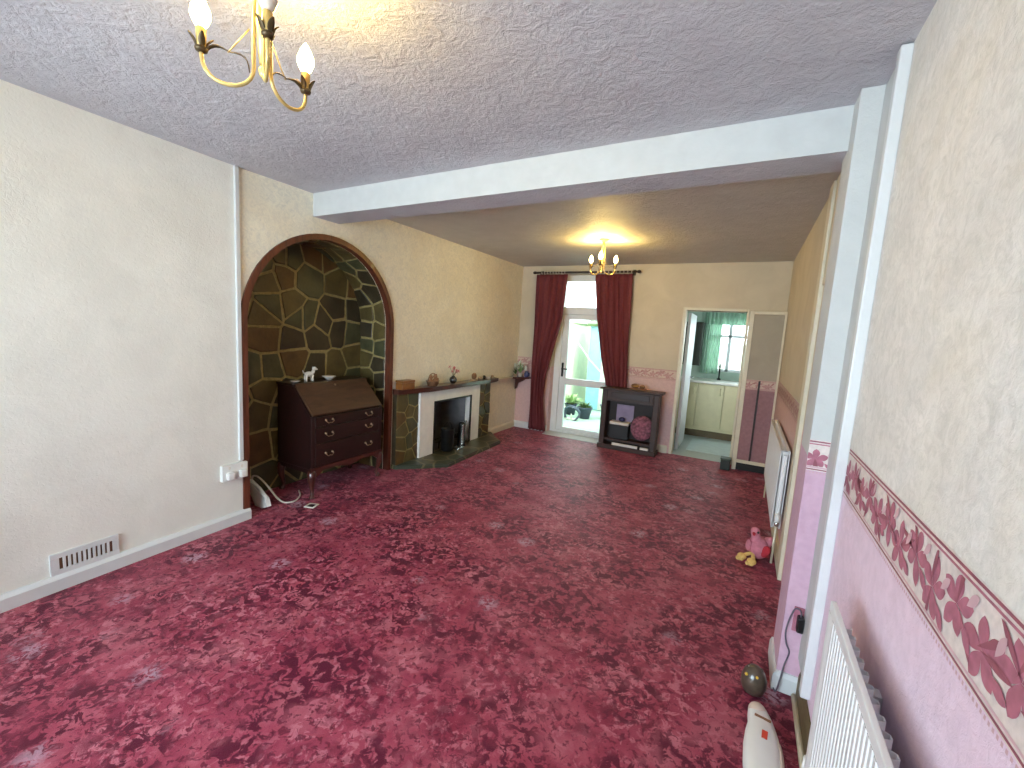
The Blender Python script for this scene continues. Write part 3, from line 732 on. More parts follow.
fr = MB().box(XL+.084, FY0-.002, .045, XL+.094, FY0+.018, FZ+.002, bev=.002).box(XL+.084, FY1-.03, .045, XL+.094, FY1+.002, FZ+.002, bev=.002).box(XL+.084, FY0, FZ-.018, XL+.094, FY1, FZ+.002, bev=.002)
obj('fire_frame', fr, M['black'], fp)
gr = MB()
for i in range(9): gr.tube([(XL-.16, 4.10+.05*i, .10), (XL-.02, 4.10+.05*i, .10), (XL-.0, 4.10+.05*i, .17)], .006, 6)
gr.tube([(XL-.16, 4.08, .10), (XL-.16, 4.53, .10)], .008).tube([(XL, 4.08, .17), (XL, 4.53, .17)], .008)
for y in (4.1, 4.5): gr.tube([(XL-.03, y, .03), (XL-.03, y, .12)], .009).tube([(XL-.14, y, .03), (XL-.14, y, .12)], .009)
obj('grate', gr, M['black'], fp)
mp = [(XL+.001, 3.262), (-3.055, 3.262), (-2.965, 3.70), (-2.965, 4.90), (-3.0, 5.18), (XL+.001, 5.22)]
ms = MB().prism(mp, lambda a, b, d: (a, b, d), .795, .838); ms.prism([(a-(.02 if a > XL+.05 else 0), b) for a, b in mp], lambda a, b, d: (a, b, d), .785, .795)
obj('mantel_shelf', ms, M['shelfw'], fp)
# things on the hearth
tl = thing('fire_tool_holder', 'tall dark fire tool holder with a bright metal front on the hearth', 'fire tools', (-2.98, 4.32, .045))
obj('body', MB().lathe([(.055, 0), (.06, .01), (.045, .03), (.045, .26), (.05, .28), (.03, .30)], (-3.0, 4.34, .045), 16), M['black'], tl)
obj('front_strip', MB().box(-2.965, 4.28, .075, -2.948, 4.315, .325, bev=.006), M['steel'], tl)
obj('rod', MB().tube([(-3.0, 4.42, .045), (-3.0, 4.42, .33)], .008).ball((-3.0, 4.42, .34), .016), M['steel'], tl)
pk = thing('black_hearth_form', 'black rounded upright form on the hearth at the left of the fire opening', 'bucket', (-3.0, 4.04, .045))  # plain black tapered form with a loop on top
obj('body', MB().lathe([(.06, 0), (.075, .02), (.08, .26), (.084, .27), (.07, .26), (.06, .05)], (-3.0, 4.05, .045), 18), M['black'], pk)
obj('handle', MB().tube([(-3.0, 4.05-.08*math.cos(PI*i/10), .30+.09*math.sin(PI*i/10)) for i in range(11)], .005), M['black'], pk)
tag(obj('ash_tray', MB().box(-2.99, 4.14, .046, -2.90, 4.26, .066, bev=.006).box(-2.98, 4.15, .066, -2.91, 4.25, .070, bev=.001), M['steel']), 'small flat metal tray on the hearth before the fire tools', 'tray')

# things on the mantelpiece
def teddy(name, label, x, y, z, s, m, grp=None):
    t = thing(name, label, 'ornament', (x, y, z), grp)
    b = MB().ball((x, y, z+.033*s), .026*s, .028*s, .033*s).ball((x, y, z+.080*s), .022*s, .024*s, .022*s)
    for q in (-1, 1):
        b.ball((x, y+q*.018*s, z+.10*s), .008*s).ball((x+.024*s, y+q*.016*s, z+.012*s), .016*s, .010*s, .011*s).ball((x+.018*s, y+q*.026*s, z+.048*s), .010*s, .009*s, .020*s)
    b.ball((x+.020*s, y, z+.075*s), .010*s)
    obj('body', b, m, t)
    e = MB()
    for q in (-1, 1): e.ball((x+.020*s, y+q*.008*s, z+.087*s), .003*s)
    obj('eyes', e, M['blackp'], t)
    return t
bx = thing('wooden_box', 'golden brown wooden box at the left end of the mantelpiece', 'box', (-3.06, 3.37, .838))
obj('body', MB().box(-3.105, 3.275, .838, -3.01, 3.46, .908, bev=.004), M['boxwood'], bx)
obj('lid', MB().box(-3.108, 3.272, .909, -3.007, 3.463, .932, bev=.006), M['boxwood'], bx)
bk_ = thing('wicker_basket', 'small wicker basket holding tan teddy bears on the mantelpiece', 'basket', (-3.05, 3.80, .838))
obj('body', MB().lathe([(.045, 0), (.062, .05), (.068, .055), (.058, .05), (.04, .01)], (-3.05, 3.80, .838), 20, sy=1.35), M['wicker'], bk_)
obj('handle', MB().tube([(-3.05, 3.80-.08*math.cos(PI*i/12), .888+.09*math.sin(PI*i/12)) for i in range(13)], .005), M['wicker'], bk_)
teddy('teddy_bear', 'tan teddy bear in the left side of the mantelpiece basket', -3.05, 3.765, .856, 1.0, M['teddy'], 'teddy bears in the mantelpiece basket')
teddy('teddy_bear', 'tan teddy bear in the right side of the mantelpiece basket', -3.045, 3.835, .856, 1.05, M['teddy'], 'teddy bears in the mantelpiece basket')
vs_ = thing('flower_vase', 'dark round vase with sprigs of pink flowers on the mantelpiece', 'vase', (-3.04, 4.17, .838))
obj('body', MB().lathe([(.022, 0), (.04, .02), (.046, .045), (.036, .07), (.018, .082), (.022, .09), (.014, .088)], (-3.04, 4.17, .838), 20), M['vase'], vs_)
lv = MB(); rnd = random.Random(4)
for i in range(9):
    a = rnd.uniform(0, 6.28); r = rnd.uniform(.03, .11); tx, ty, tz = -3.04+r*.35*math.cos(a), 4.17+abs(r)*1.1*math.sin(a)+.02, .95+rnd.uniform(.0, .10)
    lv.tube([(-3.04, 4.17, .92), ((-3.04+tx)/2, (4.17+ty)/2, (.92+tz)/2+.01), (tx, ty, tz)], .0018, 5)
    fl = MB()
    for k in range(5):
        an = k*1.257; fl.leaf((tx, ty, tz), (tx+.017*math.cos(an)*.6, ty+.02*math.cos(an), tz+.02*math.sin(an)), .014, .1)
    obj('flower', fl, M['pinkpetal'], vs_)
obj('stems', lv, M['leaf'], vs_)
oc = thing('round_ornament', 'small round-topped brown ornament right of the flower vase on the mantelpiece', 'ornament', (-3.04, 4.62, .838))
obj('base', MB().box(-3.07, 4.57, .838, -3.01, 4.67, .856, bev=.004), M['tan'], oc)
obj('body', MB().lathe([(.034, -.016), (.04, -.012), (.04, .012), (.034, .016)], (-3.04, 4.62, .895), 24, rot=Matrix.Rotation(PI/2, 3, 'Y')), M['wicker'], oc)
for i, (y, r, h_, m, lab) in enumerate(((4.78, .028, .035, 'tan', 'small tan pot just right of the round brown mantel ornament'), (4.88, .022, .05, 'vase', 'small dark jar on the right part of the mantelpiece'),
                          (4.98, .03, .03, 'china', 'small pale dish near the right end of the mantelpiece'), (5.09, .024, .04, 'tan', 'small tan pot at the right end of the mantelpiece'))):
    tag(obj('ornament_pot', MB().lathe([(r*.7, 0), (r, h_*.4), (r*.9, h_*.8), (r*.6, h_), (r*.5, h_*.9)], (-3.05, y, .838), 16), M[m]), lab, 'ornament', 'little pots on the mantelpiece')
# slim ledge and corner shelf
tag(obj('wall_ledge', MB().box(XL+.001, 5.225, .79, XL+.075, 5.70, .812, bev=.003), M['cream']), 'slim cream wall ledge between the mantelpiece and the corner shelf', 'shelf')
cs = thing('corner_shelf', 'small dark bracketed shelf in the far left corner', 'shelf', (-3.05, 5.85, .8))
obj('board', MB().prism([(XL+.001, 5.705), (XL+.10, 5.705), (-2.88, 5.90), (-2.88, YF-.002), (XL+.001, YF-.002)], lambda a, b, d: (a, b, d), .785, .81), M['shelfw'], cs)
obj('bracket', MB().prism([(XL+.001, .785), (XL+.19, .785), (XL+.13, .74), (XL+.05, .70), (XL+.03, .62), (XL+.001, .60)], lambda a, b, d: (a, d, b), YF-.05, YF-.022), M['shelfw'], cs)
def pplant(name, label, x, y, z, r, h, pm, fm, pet, L, n, seed):
    t = thing(name, label, 'plant', (x, y, z), 'pots on the corner shelf'); rnd = random.Random(seed)
    obj('pot', MB().lathe([(r*.7, 0), (r, h*.9), (r*1.06, h), (r*.85, h*.92)], (x, y, z), 16), M[pm], t)
    mb = MB(); pb = MB()
    for i in range(n):
        a = rnd.uniform(0, 6.28); e = rnd.uniform(.35, 1.35); l = L*rnd.uniform(.6, 1)
        p = (x+l*math.cos(a)*math.cos(e), y+l*math.sin(a)*math.cos(e)*.7, z+h+l*math.sin(e))
        mb.leaf((x, y, z+h*.9), p, .018, .15)
        if pet and i % 2 == 0:
            pb = MB()
            for k in range(4): pb.leaf(p, (p[0]+.032*math.cos(k*1.57+i), p[1]+.01, p[2]+.036*math.sin(k*1.57+i)), .03, .1)
            obj('flower', pb, M[pet], t)
    obj('leaves', mb, M[fm], t)
pplant('potted_plant', 'small green plant at the left of the corner shelf', -3.05, 5.765, .81, .032, .045, 'tan', 'leaf', None, .10, 18, 1)
pplant('potted_plant', 'white flowering plant in the middle of the corner shelf', -3.02, 5.87, .81, .036, .055, 'china', 'paleleaf', 'whitepetal', .17, 30, 2)
tag(obj('blue_jug', MB().lathe([(.03, 0), (.042, .03), (.036, .06), (.024, .075), (.028, .09), (.02, .088)], (-2.93, 5.91, .81), 16).tube([(-2.895, 5.91, .88), (-2.87, 5.91, .86), (-2.893, 5.91, .835)], .005), M['blue']), 'small blue jug at the right of the corner shelf', 'jug')

# ------------------------------------------------------------------ bureau
bu = thing('bureau', 'dark mahogany bureau with sloping flap and drawers in the stone alcove', 'desk', (-3.27, 2.65, 0))
BX0, BX1, BY0, BY1 = -3.49, -3.05, 2.265, 3.04
prof = [(BX0, .25), (BX1-.012, .25), (BX1-.012, .70), (-3.285, .935), (BX0, .935)]
obj('carcass', MB().prism(prof, lambda a, b, d: (a, d, b), BY0, BY1).box(BX0-.005, BY0-.012, .935, -3.27, BY1+.012, .955, bev=.004)
    .box(BX1-.014, BY0, .25, BX1, BY0+.035, .705, bev=.003).box(BX1-.014, BY1-.035, .25, BX1, BY1, .705, bev=.003), M['mahog'], bu)
dx, dz = -3.285-(BX1-.004), .94-.70; L = math.hypot(dx, dz); nx, nz = dz/L*-1, dx/L
n_ = (dz/L, -dx/L)
P0 = (BX1-.004, .706); P1 = (-3.283, .938)
fp_ = [(P0[0], P0[1]), (P1[0], P1[1]), (P1[0]+n_[0]*.018, P1[1]+n_[1]*.018), (P0[0]+n_[0]*.018, P0[1]+n_[1]*.018)]
fo = obj('writing_flap', MB().prism(fp_, lambda a, b, d: (a, d, b), BY0+.012, BY1-.012), M['mahog2'], bu)
q = ((P0[0]*.12+P1[0]*.88)+n_[0]*.019, (P0[1]*.12+P1[1]*.88)+n_[1]*.019)
obj('lock_plate', MB().lathe([(.011, 0), (.011, .002)], (q[0], 2.65, q[1]), 12, rot=Matrix.Rotation(math.atan2(n_[0], n_[1]), 3, 'Y')), M['antique'], fo)
for za, zb in ((.615, .695), (.475, .605), (.275, .465)):
    dr = obj('drawer', MB().box(BX1-.010, BY0+.04, za, BX1+.004, BY1-.04, zb, bev=.004), M['mahog'], bu)
    for y in (BY0+.17, BY1-.17):
        z = (za+zb)/2+.008
        hb = MB()
        for q_ in (-.034, .034): hb.lathe([(.010, 0), (.011, .003), (.004, .006), (.004, .014)], (BX1+.003, y+q_, z), 10, rot=Matrix.Rotation(PI/2, 3, 'Y'))
        hb.tube([(BX1+.015, y-.034, z), (BX1+.02, y-.036, z-.012), (BX1+.021, y-.018, z-.026), (BX1+.021, y, z-.022), (BX1+.021, y+.018, z-.026), (BX1+.02, y+.036, z-.012), (BX1+.015, y+.034, z)], .0035, 6)
        obj('handle', hb, M['antique'], dr)
ap = [(BY0-.004, .272), (BY1+.004, .272), (BY1+.004, .20), (BY1-.05, .19), (BY1-.11, .235), (2.80, .24), (2.72, .225), (2.6525, .21), (2.58, .225), (2.50, .24), (BY0+.11, .235), (BY0+.05, .19), (BY0-.004, .20)]
obj('apron', MB().prism(ap, lambda a, b, d: (d, a, b), BX1-.014, BX1+.008), M['shelfw'], bu)
ap2 = [(BX1+.0, .26), (BX1, .20), (BX1-.06, .225), (BX0+.06, .225), (BX0, .20), (BX0, .26)]
obj('side_rail', MB().prism(ap2, lambda a, b, d: (a, d, b), BY0-.006, BY0+.01), M['mahog'], bu)
obj('side_rail', MB().prism(ap2, lambda a, b, d: (a, d, b), BY1-.01, BY1+.006), M['mahog'], bu)
for x, y, ox, oy in ((BX1-.03, BY0+.03, .02, -.02), (BX1-.03, BY1-.03, .02, .02), (BX0+.03, BY0+.03, -.01, -.02), (BX0+.03, BY1-.03, -.01, .02)):
    pp = [(x, y, .255), (x+ox*.8, y+oy*.8, .215), (x+ox, y+oy, .16), (x+ox*.3, y+oy*.3, .09), (x-ox*.1, y-oy*.1, .04), (x+ox*.5, y+oy*.5, .014), (x+ox*.7, y+oy*.7, .001)]
    obj('leg', MB().tube(pp, [.030, .036, .030, .018, .014, .022, .024], 10), M['shelfw'], bu)
dg = thing('dog_figurine', 'white china dog standing on the bureau top', 'figurine', (-3.37, 2.47, .955))
x, y, z = -3.36, 2.47, .955
db = MB().ball((x, y, z+.062), .022, .045, .024)
for a_, b_ in ((-.012, -.03), (.012, -.03), (-.012, .03), (.012, .03)): db.tube([(x+a_, y+b_, z+.055), (x+a_, y+b_, z+.02), (x+a_, y+b_, z+.0005)], [.011, .008, .009], 8)
db.tube([(x, y+.035, z+.07), (x, y+.05, z+.10)], [.016, .013]).ball((x, y+.055, z+.108), .017, .022, .017).ball((x+.004, y+.074, z+.102), .009, .011, .008)
for q in (-1, 1): db.ball((x+q*.014, y+.05, z+.112), .005, .008, .013)
db.tube([(x, y-.042, z+.07), (x, y-.056, z+.085), (x, y-.06, z+.10)], [.006, .005, .003], 6)
obj('body', db, M['china'], dg)
nb = MB().ball((x+.003, y+.085, z+.104), .003)
for q in (-1, 1): nb.ball((x+q*.011, y+.068, z+.114), .0025)
obj('face_marks', nb, M['blackp'], dg)
tag(obj('china_bowl', MB().lathe([(.024, 0), (.028, .006), (.058, .03), (.062, .034), (.055, .032), (.02, .012)], (-3.36, 2.68, .955), 24), M['china']), 'shallow white china bowl on the bureau top right of the dog', 'bowl')
tag(obj('china_dish', MB().lathe([(.02, 0), (.036, .008), (.04, .014), (.034, .012), (.012, .005)], (-3.35, 2.335, .955), 20), M['china']), 'small white dish on the left edge of the bureau top', 'dish')

# ------------------------------------------------------------------ dark open cabinet by the garden door
cx0, cx1, cy0, cy1 = -1.645, -.905, 5.645, 5.825
ca = thing('open_cabinet', 'dark brown open-fronted cabinet on plinth right of the garden door', 'cabinet', (-1.275, 5.75, 0))
cc = MB()
cc.box(cx0, cy0, .06, cx0+.07, cy1, .80, bev=.006).box(cx1-.07, cy0, .06, cx1, cy1, .80, bev=.006)
cc.box(cx0+.07, cy1-.012, .06, cx1-.07, cy1, .80, mi=1).box(cx0+.07, cy0+.01, .12, cx1-.07, cy1-.012, .145, mi=0)
obj('carcass', cc, [M['cabw'], M['inside']], ca)
obj('top', MB().box(cx0-.03, cy0-.03, .802, cx1+.04, cy1+.005, .832, bev=.008), M['cabw'], ca)
fz = obj('frieze', MB().box(cx0+.07, cy0, .665, cx1-.07, cy0+.02, .80, bev=.003), M['cabw'], ca)
obj('moulding', MB().box(cx0+.05, cy0-.008, .655, cx1-.05, cy0+.0, .67, bev=.002).box(cx0+.12, cy0-.006, .70, cx1-.12, cy0, .775, bev=.004), M['mahog'], fz)
obj('plinth', MB().box(cx0-.015, cy0-.015, .001, cx1+.015, cy1, .062, bev=.006), M['cabw'], ca)
rc = thing('storage_box', 'black box with a white top holding a blue ball, inside the dark cabinet', 'box', (-1.41, 5.74, .145))
obj('base', MB().box(-1.52, 5.68, .146, -1.27, 5.80, .335, bev=.006), M['blackp'], rc)
obj('top', MB().box(-1.525, 5.675, .336, -1.265, 5.81, .375, bev=.01), M['china'], rc)
tag(obj('blue_ball', MB().ball((-1.375, 5.735, .408), .045, .03, .032), M['navy']), 'dark blue rounded object on the white box top in the cabinet', 'ball')
tag(obj('lilac_book', MB().box(-1.47, 5.799, .376, -1.24, 5.808, .60, bev=.002), M['lilac']), 'pale lilac board standing at the back of the dark cabinet', 'book')
cu = thing('round_cushion', 'round pink patterned cushion leaning inside the dark cabinet', 'cushion', (-1.10, 5.73, .2))
rx = Matrix.Rotation(PI/2-.12, 3, 'X')
obj('pad', MB().lathe([(.02, -.035), (.10, -.033), (.135, -.02), (.145, 0), (.135, .02), (.10, .033), (.02, .035)], (-1.105, 5.735, .33), 32, rot=rx, sy=1.15), M['floral'], cu)
obj('piping', MB().tube([Vector((-1.105, 5.735, .33))+rx @ Vector((.146*math.cos(a*2*PI/36), .168*math.sin(a*2*PI/36), 0)) for a in range(37)], .006, 6), M['mahog'], cu)
tag(obj('magazine_pile', MB().box(-1.46, 5.632, .064, -1.12, 5.654, .098, bev=.004, rot=RZ(0)), M['paper']), 'long strip of white paper lying along the cabinet plinth', 'papers')
tag(obj('paper_scrap', MB().box(-1.09, 5.632, .064, -.98, 5.654, .094, bev=.004), M['paper']), 'short white paper at the right end of the cabinet plinth', 'papers')
od = thing('gilt_ornament', 'small brown and gilt ornament on top of the dark cabinet', 'ornament', (-1.22, 5.75, .832))
obj('base', MB().box(-1.30, 5.70, .832, -1.10, 5.79, .846, bev=.004), M['boxwood'], od)
obj('body', MB().ball((-1.245, 5.745, .876), .05, .035, .033).ball((-1.15, 5.745, .872), .035, .03, .028), M['wicker'], od)
obj('gilt_band', MB().tube([(-1.245+.051*math.cos(a*PI/6), 5.745+.036*math.sin(a*PI/6), .876) for a in range(13)], .004, 6), M['gold'], od)

# ------------------------------------------------------------------ small things on the carpet
db_ = thing('door_stop', 'small dark box on the carpet at the kitchen doorway', 'box', (-.085, 5.69, 0))
obj('body', MB().box(-.135, 5.63, .001, -.03, 5.74, .125, bev=.01), mat('dark_green_box', (36, 44, 40), .5), db_)
obj('lid', MB().box(-.14, 5.625, .126, -.025, 5.745, .145, bev=.006), mat('dull_green_lid', (70, 86, 78), .5), db_)

dk = thing('plush_bird', 'pink plush bird with yellow feet sitting by the right wall', 'toy', (.215, 3.40, 0))
obj('body', MB().ball((.222, 3.41, .088), .068, .075, .082).tube([(.205, 3.40, .13), (.20, 3.395, .165), (.19, 3.385, .195)], [.045, .03, .028], 12)
    .ball((.190, 3.38, .208), .030, .032, .030).tube([(.26, 3.42, .12), (.29, 3.43, .15), (.305, 3.435, .168)], [.04, .028, .012], 10), M['pinkplush'], dk)
obj('wing', MB().ball((.262, 3.352, .09), .028, .018, .045, rot=Matrix.Rotation(.3, 3, 'Y')), M['redplush'], dk)
obj('wing', MB().ball((.160, 3.375, .10), .020, .025, .042), M['pinkplush'], dk)
obj('beak', MB().lathe([(.011, 0), (.008, .014), (.002, .026)], (.182, 3.352, .202), 10, rot=Matrix.Rotation(PI/2+.3, 3, 'X')), M['redplush'], dk)
obj('eye', MB().ball((.206, 3.352, .214), .008), M['blackp'], dk)
for (x, y, a) in ((.125, 3.33, .3), (.185, 3.285, -.2)):
    f = MB().ball((x, y, .026), .030, .034, .022)
    for k in (-1, 0, 1): f.ball((x-.012+k*.014, y-.024, .018), .012, .016, .014)
    f.tube([(x+.012, y+.02, .03), (.19, 3.37, .055)], [.012, .013], 8)
    obj('foot', f, M['yelplush'], dk)

ow = thing('owl_ornament', 'round brown glazed ornament with two amber eyes on the carpet by the narrow wall pier', 'ornament', (.183, 2.04, 0))
obj('body', MB().lathe([(.025, 0), (.040, .008), (.050, .035), (.049, .065), (.040, .095), (.024, .113), (.004, .119)], (.183, 2.045, .001), 24), M['owl'], ow)
for q in (-.020, .020): obj('eye', MB().ball((.170+q, 2.045-.035, .095), .0065), M['eye'], ow)
for q in (-1, 1): obj('ear', MB().lathe([(.010, 0), (.006, .010), (.001, .018)], (.183+q*.024, 2.045, .104), 8), M['owl'], ow)

wt = thing('white_appliance', 'white rounded plastic object with a dark slot and red sticker on the carpet', 'appliance', (.20, 1.72, 0))
sec = [(1.925, .018, .030, .045), (1.90, .034, .045, .055), (1.86, .042, .060, .062), (1.82, .046, .070, .066), (1.77, .055, .078, .072), (1.70, .062, .084, .078), (1.62, .063, .086, .080), (1.54, .058, .082, .078), (1.47, .046, .07, .07), (1.43, .02, .05, .05)]
vs = []; fs = []; n = 20
for i, (yy, hw, hh, top) in enumerate(sec):
    xc = .193+(.015 if i > 2 else .005*i)
    for k in range(n):
        w = 2*PI*k/n; cx_, sz_ = math.cos(w), math.sin(w)
        xx = xc+hw*math.copysign(abs(cx_)**.8, cx_); zz = top*.5+top*.5*math.copysign(abs(sz_)**.7, sz_)+.002
        vs.append((xx, yy, zz))
for i in range(len(sec)-1):
    for k in range(n): fs.append([i*n+k, i*n+(k+1) % n, (i+1)*n+(k+1) % n, (i+1)*n+k])
fs += [list(range(n)), [(len(sec)-1)*n+k for k in range(n)]]
obj('body', MB().add(vs, fs, 0, True), M['plastic'], wt)
obj('nose_cap', MB().ball((.196, 1.885, .040), .034, .045, .026), M['dirtylight'], wt)
obj('slot', MB().box(.182, 1.822, .066, .238, 1.832, .0705, bev=.001, rot=RZ(-.15)), M['wicker'], wt)
obj('sticker', MB().box(.203, 1.715, .0755, .222, 1.757, .0785, bev=.001, rot=RZ(-.1)), M['orange'], wt)
obj('side_panel', MB().ball((.262, 1.66, .045), .012, .10, .028), M['dirtylight'], wt)

# ------------------------------------------------------------------ sockets, pipe, vent, cables
tag(obj('conduit', shear(MB().box(XL+.0005, 1.728, .46, XL+.022, 1.757, 2.478, bev=.004)), M['white']), 'white vertical cable casing on the left wall beside the arch', 'conduit')
so = thing('wall_socket', 'white double wall socket with plugs beside the stone alcove', 'socket', (XL+.02, 1.69, .39))
obj('back_box', MB().box(XL+.002, 1.60, .335, XL+.04, 1.775, .45, bev=.005), M['plastic'], so)
for y in (1.625, 1.71): obj('plug', MB().box(XL+.035, y, .345, XL+.068, y+.05, .40, bev=.01), M['plastic'], so)
for y in (1.64, 1.725): obj('switch', MB().box(XL+.035, y, .415, XL+.041, y+.016, .435, bev=.002), M['china'], so)
vt = thing('air_vent', 'white slotted air vent low on the left wall', 'vent', (XL, .89, .135))
vf = MB(); vy0, vy1, vz0, vz1 = .735, 1.022, .080, .200
vf.box(XL+.0005, vy0, vz0, XL+.012, vy1, vz0+.028, bev=.002).box(XL+.0005, vy0, vz1-.028, XL+.012, vy1, vz1, bev=.002).box(XL+.0005, vy0, vz0+.028, XL+.012, vy0+.035, vz1-.028, bev=.001).box(XL+.0005, vy1-.028, vz0+.028, XL+.012, vy1, vz1-.028, bev=.001)
nb_ = 11
for i in range(1, nb_):
    y = vy0+.035+(vy1-vy0-.063)*i/nb_; vf.box(XL+.002, y-.0055, vz0+.027, XL+.012, y+.0055, vz1-.027, bev=.001)
obj('frame', shear(vf), M['white'], vt)
obj('backing', shear(MB().box(XL+.0004, vy0+.03, vz0+.02, XL+.0025, vy1-.02, vz1-.02)), mat('brown_vent_backing', (112, 84, 64), .8), vt)
lp = thing('white_device', 'white wedge-shaped plastic device with looped cable in the alcove corner', 'appliance', (-3.26, 1.97, 0))
obj('body', MB().prism([(-3.40, .165), (-3.37, .185), (-3.16, .095), (-3.135, .03), (-3.20, .004), (-3.29, .004), (-3.36, .10)], lambda a, b, d: (a, d, b), 1.94, 1.975), M['plastic'], lp)
obj('rim', MB().tube([(-3.41, 1.955, .165), (-3.36, 1.955, .192), (-3.25, 1.955, .15), (-3.155, 1.955, .09)], .013), M['plastic'], lp)
obj('cable', MB().tube(smooth([(-3.40, 1.98, .16), (-3.385, 1.985, .215), (-3.31, 1.99, .215), (-3.23, 2.02, .14), (-3.195, 2.06, .055), (-3.165, 2.10, .010), (-3.130, 2.14, .007), (-3.135, 2.19, .007), (-3.20, 2.27, .007), (-3.30, 2.33, .007)]), .007, 8), M['cable'], lp)
ds = thing('floor_dish', 'small white rimmed dish with dark centre on the carpet before the bureau', 'dish', (-2.94, 2.19, 0))
obj('rim', MB().lathe([(.052, 0), (.060, .004), (.056, .010), (.038, .008), (.036, .002)], (-2.945, 2.19, .001), 4, rot=RZ(PI/4+.35)), M['china'], ds)
obj('centre', MB().lathe([(.036, 0), (.034, .006), (.01, .007)], (-2.945, 2.19, .002), 14), M['mahog'], ds)
ns = thing('wall_socket', 'small wall socket with a black plug on the pink paper of the narrow wall pier', 'socket', (.338, 2.12, .335))
obj('plate', MB().box(.300, 2.122, .29, .336, 2.1295, .40, bev=.002), M['rose'], ns)
obj('plug', MB().box(.312, 2.085, .305, .337, 2.122, .372, bev=.006), M['blackp'], ns)
obj('cord', MB().tube(smooth([(.324, 2.10, .372), (.320, 2.105, .396), (.303, 2.12, .392), (.288, 2.122, .34), (.281, 2.123, .27), (.290, 2.123, .22), (.304, 2.123, .185), (.292, 2.121, .12), (.282, 2.095, .07), (.272, 2.09, .012), (.262, 2.12, .006)]), .0032, 8), M['greycable'], ns)

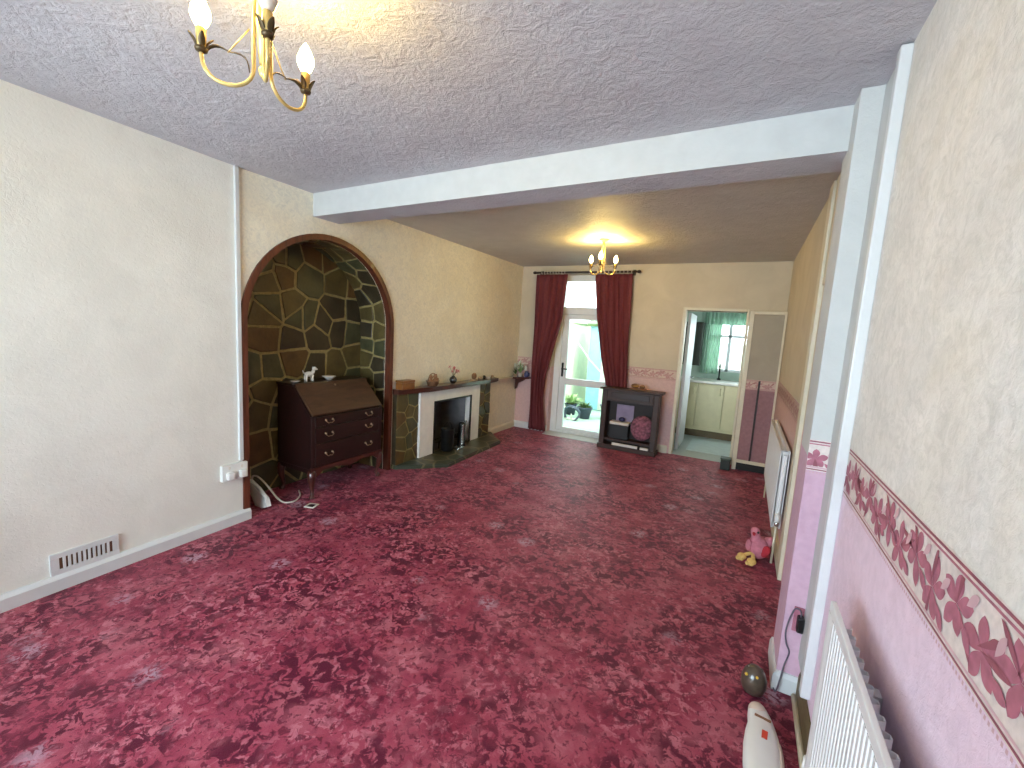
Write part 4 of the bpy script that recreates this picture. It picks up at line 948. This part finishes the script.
# ------------------------------------------------------------------ chandeliers
def chandelier(label, cx, cy, angs, R_=.14, off=None, zc=2.15, power=6.0):
    t = thing('chandelier', label, 'ceiling light', (cx, cy, H), 'three-arm brass chandeliers')
    obj('ceiling_rose', MB().lathe([(.048, 0), (.05, -.006), (.034, -.02), (.012, -.028)], (cx, cy, H-.002), 24), M['brass'], t)
    obj('stem', MB().tube([(cx, cy, H-.025), (cx, cy, zc+.20), (cx, cy, zc+.10), (cx, cy, zc+.0)], [.010, .012, .017, .010], 12).ball((cx, cy, zc-.018), .012, .012, .016).ball((cx, cy, zc+.05), .011, .011, .014).ball((cx, cy, zc+.19), .019), M['brass'], t)
    for i, a in enumerate(angs):
        ca, sa = math.cos(a), math.sin(a)
        def p(r, z, s=0): return (cx+r*ca-s*sa, cy+r*sa+s*ca, z)
        pts = [p(.012, zc+.20), p(.020, zc+.12), p(.022, zc+.04)]
        for k in range(13):
            w = PI*k/12; pts.append(p(.022+(R_-.022)*(1-math.cos(w))/2, zc-.01-.056*math.sin(w)**.9+.0*k))
        pts.append(p(R_, zc+.006))
        arm = obj('arm', MB().tube(pts, .0048, 8), M['brass'], t)
        cup = MB().lathe([(.004, -.004), (.013, 0), (.015, .006), (.012, .010)], p(R_, zc), 14)
        for k in range(4):
            w = a+k*PI/2+.4; b0 = Vector(p(R_, zc+.002)); d_ = Vector((math.cos(w), math.sin(w), 0))
            cup.leaf(b0+d_*.010, b0+d_*.026+Vector((0, 0, .034)), .015, .12)
        obj('leaf_cup', cup, M['bronze'], arm)
        lf = MB(); lf.leaf(p(R_-.004, zc-.004), p(R_-.062, zc+.008, .012), .011, .25); lf.leaf(p(.075, zc+.010, .006), p(.03, zc-.03, .01), .007, .3)
        obj('leaf_spray', lf, M['bronze'], arm)
        obj('tendril', MB().tube([p(R_-.06, zc+.006, .01), p(.06, zc+.03, .01), p(.03, zc+.075, .006)], .0016, 6), M['brass'], arm)
        obj('candle_sleeve', MB().lathe([(.011, 0), (.0115, .045), (.009, .05)], p(R_, zc+.006), 14), M['sleeve'], t)
        bz = zc+.054
        lit = not (off is not None and i == off)
        obj('bulb', MB().lathe([(.008, 0), (.015, .008), (.0225, .026), (.0215, .042), (.014, .060), (.006, .074), (.001, .080)], p(R_, bz), 18), M['bulb'] if lit else M['bulb_off'], t)
        if lit:
            l = bpy.data.lights.new('bulb_light', 'POINT'); l.energy = power; l.color = (1, .69, .19); l.shadow_soft_size = .03
            lo = bpy.data.objects.new('bulb_light', l); COL.objects.link(lo); lo.parent = t
            lo.location = Vector(p(R_, bz+.11))-Vector((cx, cy, H))
    return t
chandelier('brass chandelier with leafy arms hanging nearest, at the top left of the room', -1.19, .74, (math.radians(98), math.radians(-28), math.radians(-133)), .138, 1, 2.15, 9.0)
chandelier('brass chandelier with three lit candle bulbs before the garden door', -1.40, 4.40, (math.radians(40), math.radians(160), math.radians(-80)), .145, None, 2.20, 10.0)

# ------------------------------------------------------------------ daylight
wd = bpy.data.worlds.new('overcast_daylight'); sc.world = wd; wd.use_nodes = True
bg = wd.node_tree.nodes['Background']; bg.inputs[0].default_value = (.84, .93, 1.0, 1); bg.inputs[1].default_value = 10.0
def area(name, loc, rot, sx, sy, e, col=(1, 1, 1), portal=False):
    l = bpy.data.lights.new(name, 'AREA'); l.shape = 'RECTANGLE'; l.size = sx; l.size_y = sy; l.energy = e; l.color = col
    o = bpy.data.objects.new(name, l); COL.objects.link(o); o.location = loc; o.rotation_euler = rot
    if portal: l.cycles.is_portal = True
    return o
area('garden_door_portal', (-2.06, 6.26, 1.18), (PI/2, 0, PI), 1.0, 2.4, 1, portal=True)
area('kitchen_window_portal', (-.12, 8.1, 1.49), (PI/2, 0, PI), 1.0, .92, 1, portal=True)
area('added_side_portal', (.54, 6.9, 1.5), (PI/2, 0, PI/2), .9, 1.2, 1, portal=True)  # portal of the added kitchen side window
area('front_window_daylight', ((WX0+WX1)/2, YB-.25, (WZ0+WZ1)/2), (PI/2, 0, 0), WX1-WX0, WZ1-WZ0, 155, (.70, .85, 1.0))
sc.view_settings.view_transform = 'Standard'; sc.view_settings.look = 'None'
sc.view_settings.exposure = 0.0; sc.view_settings.gamma = 1.0
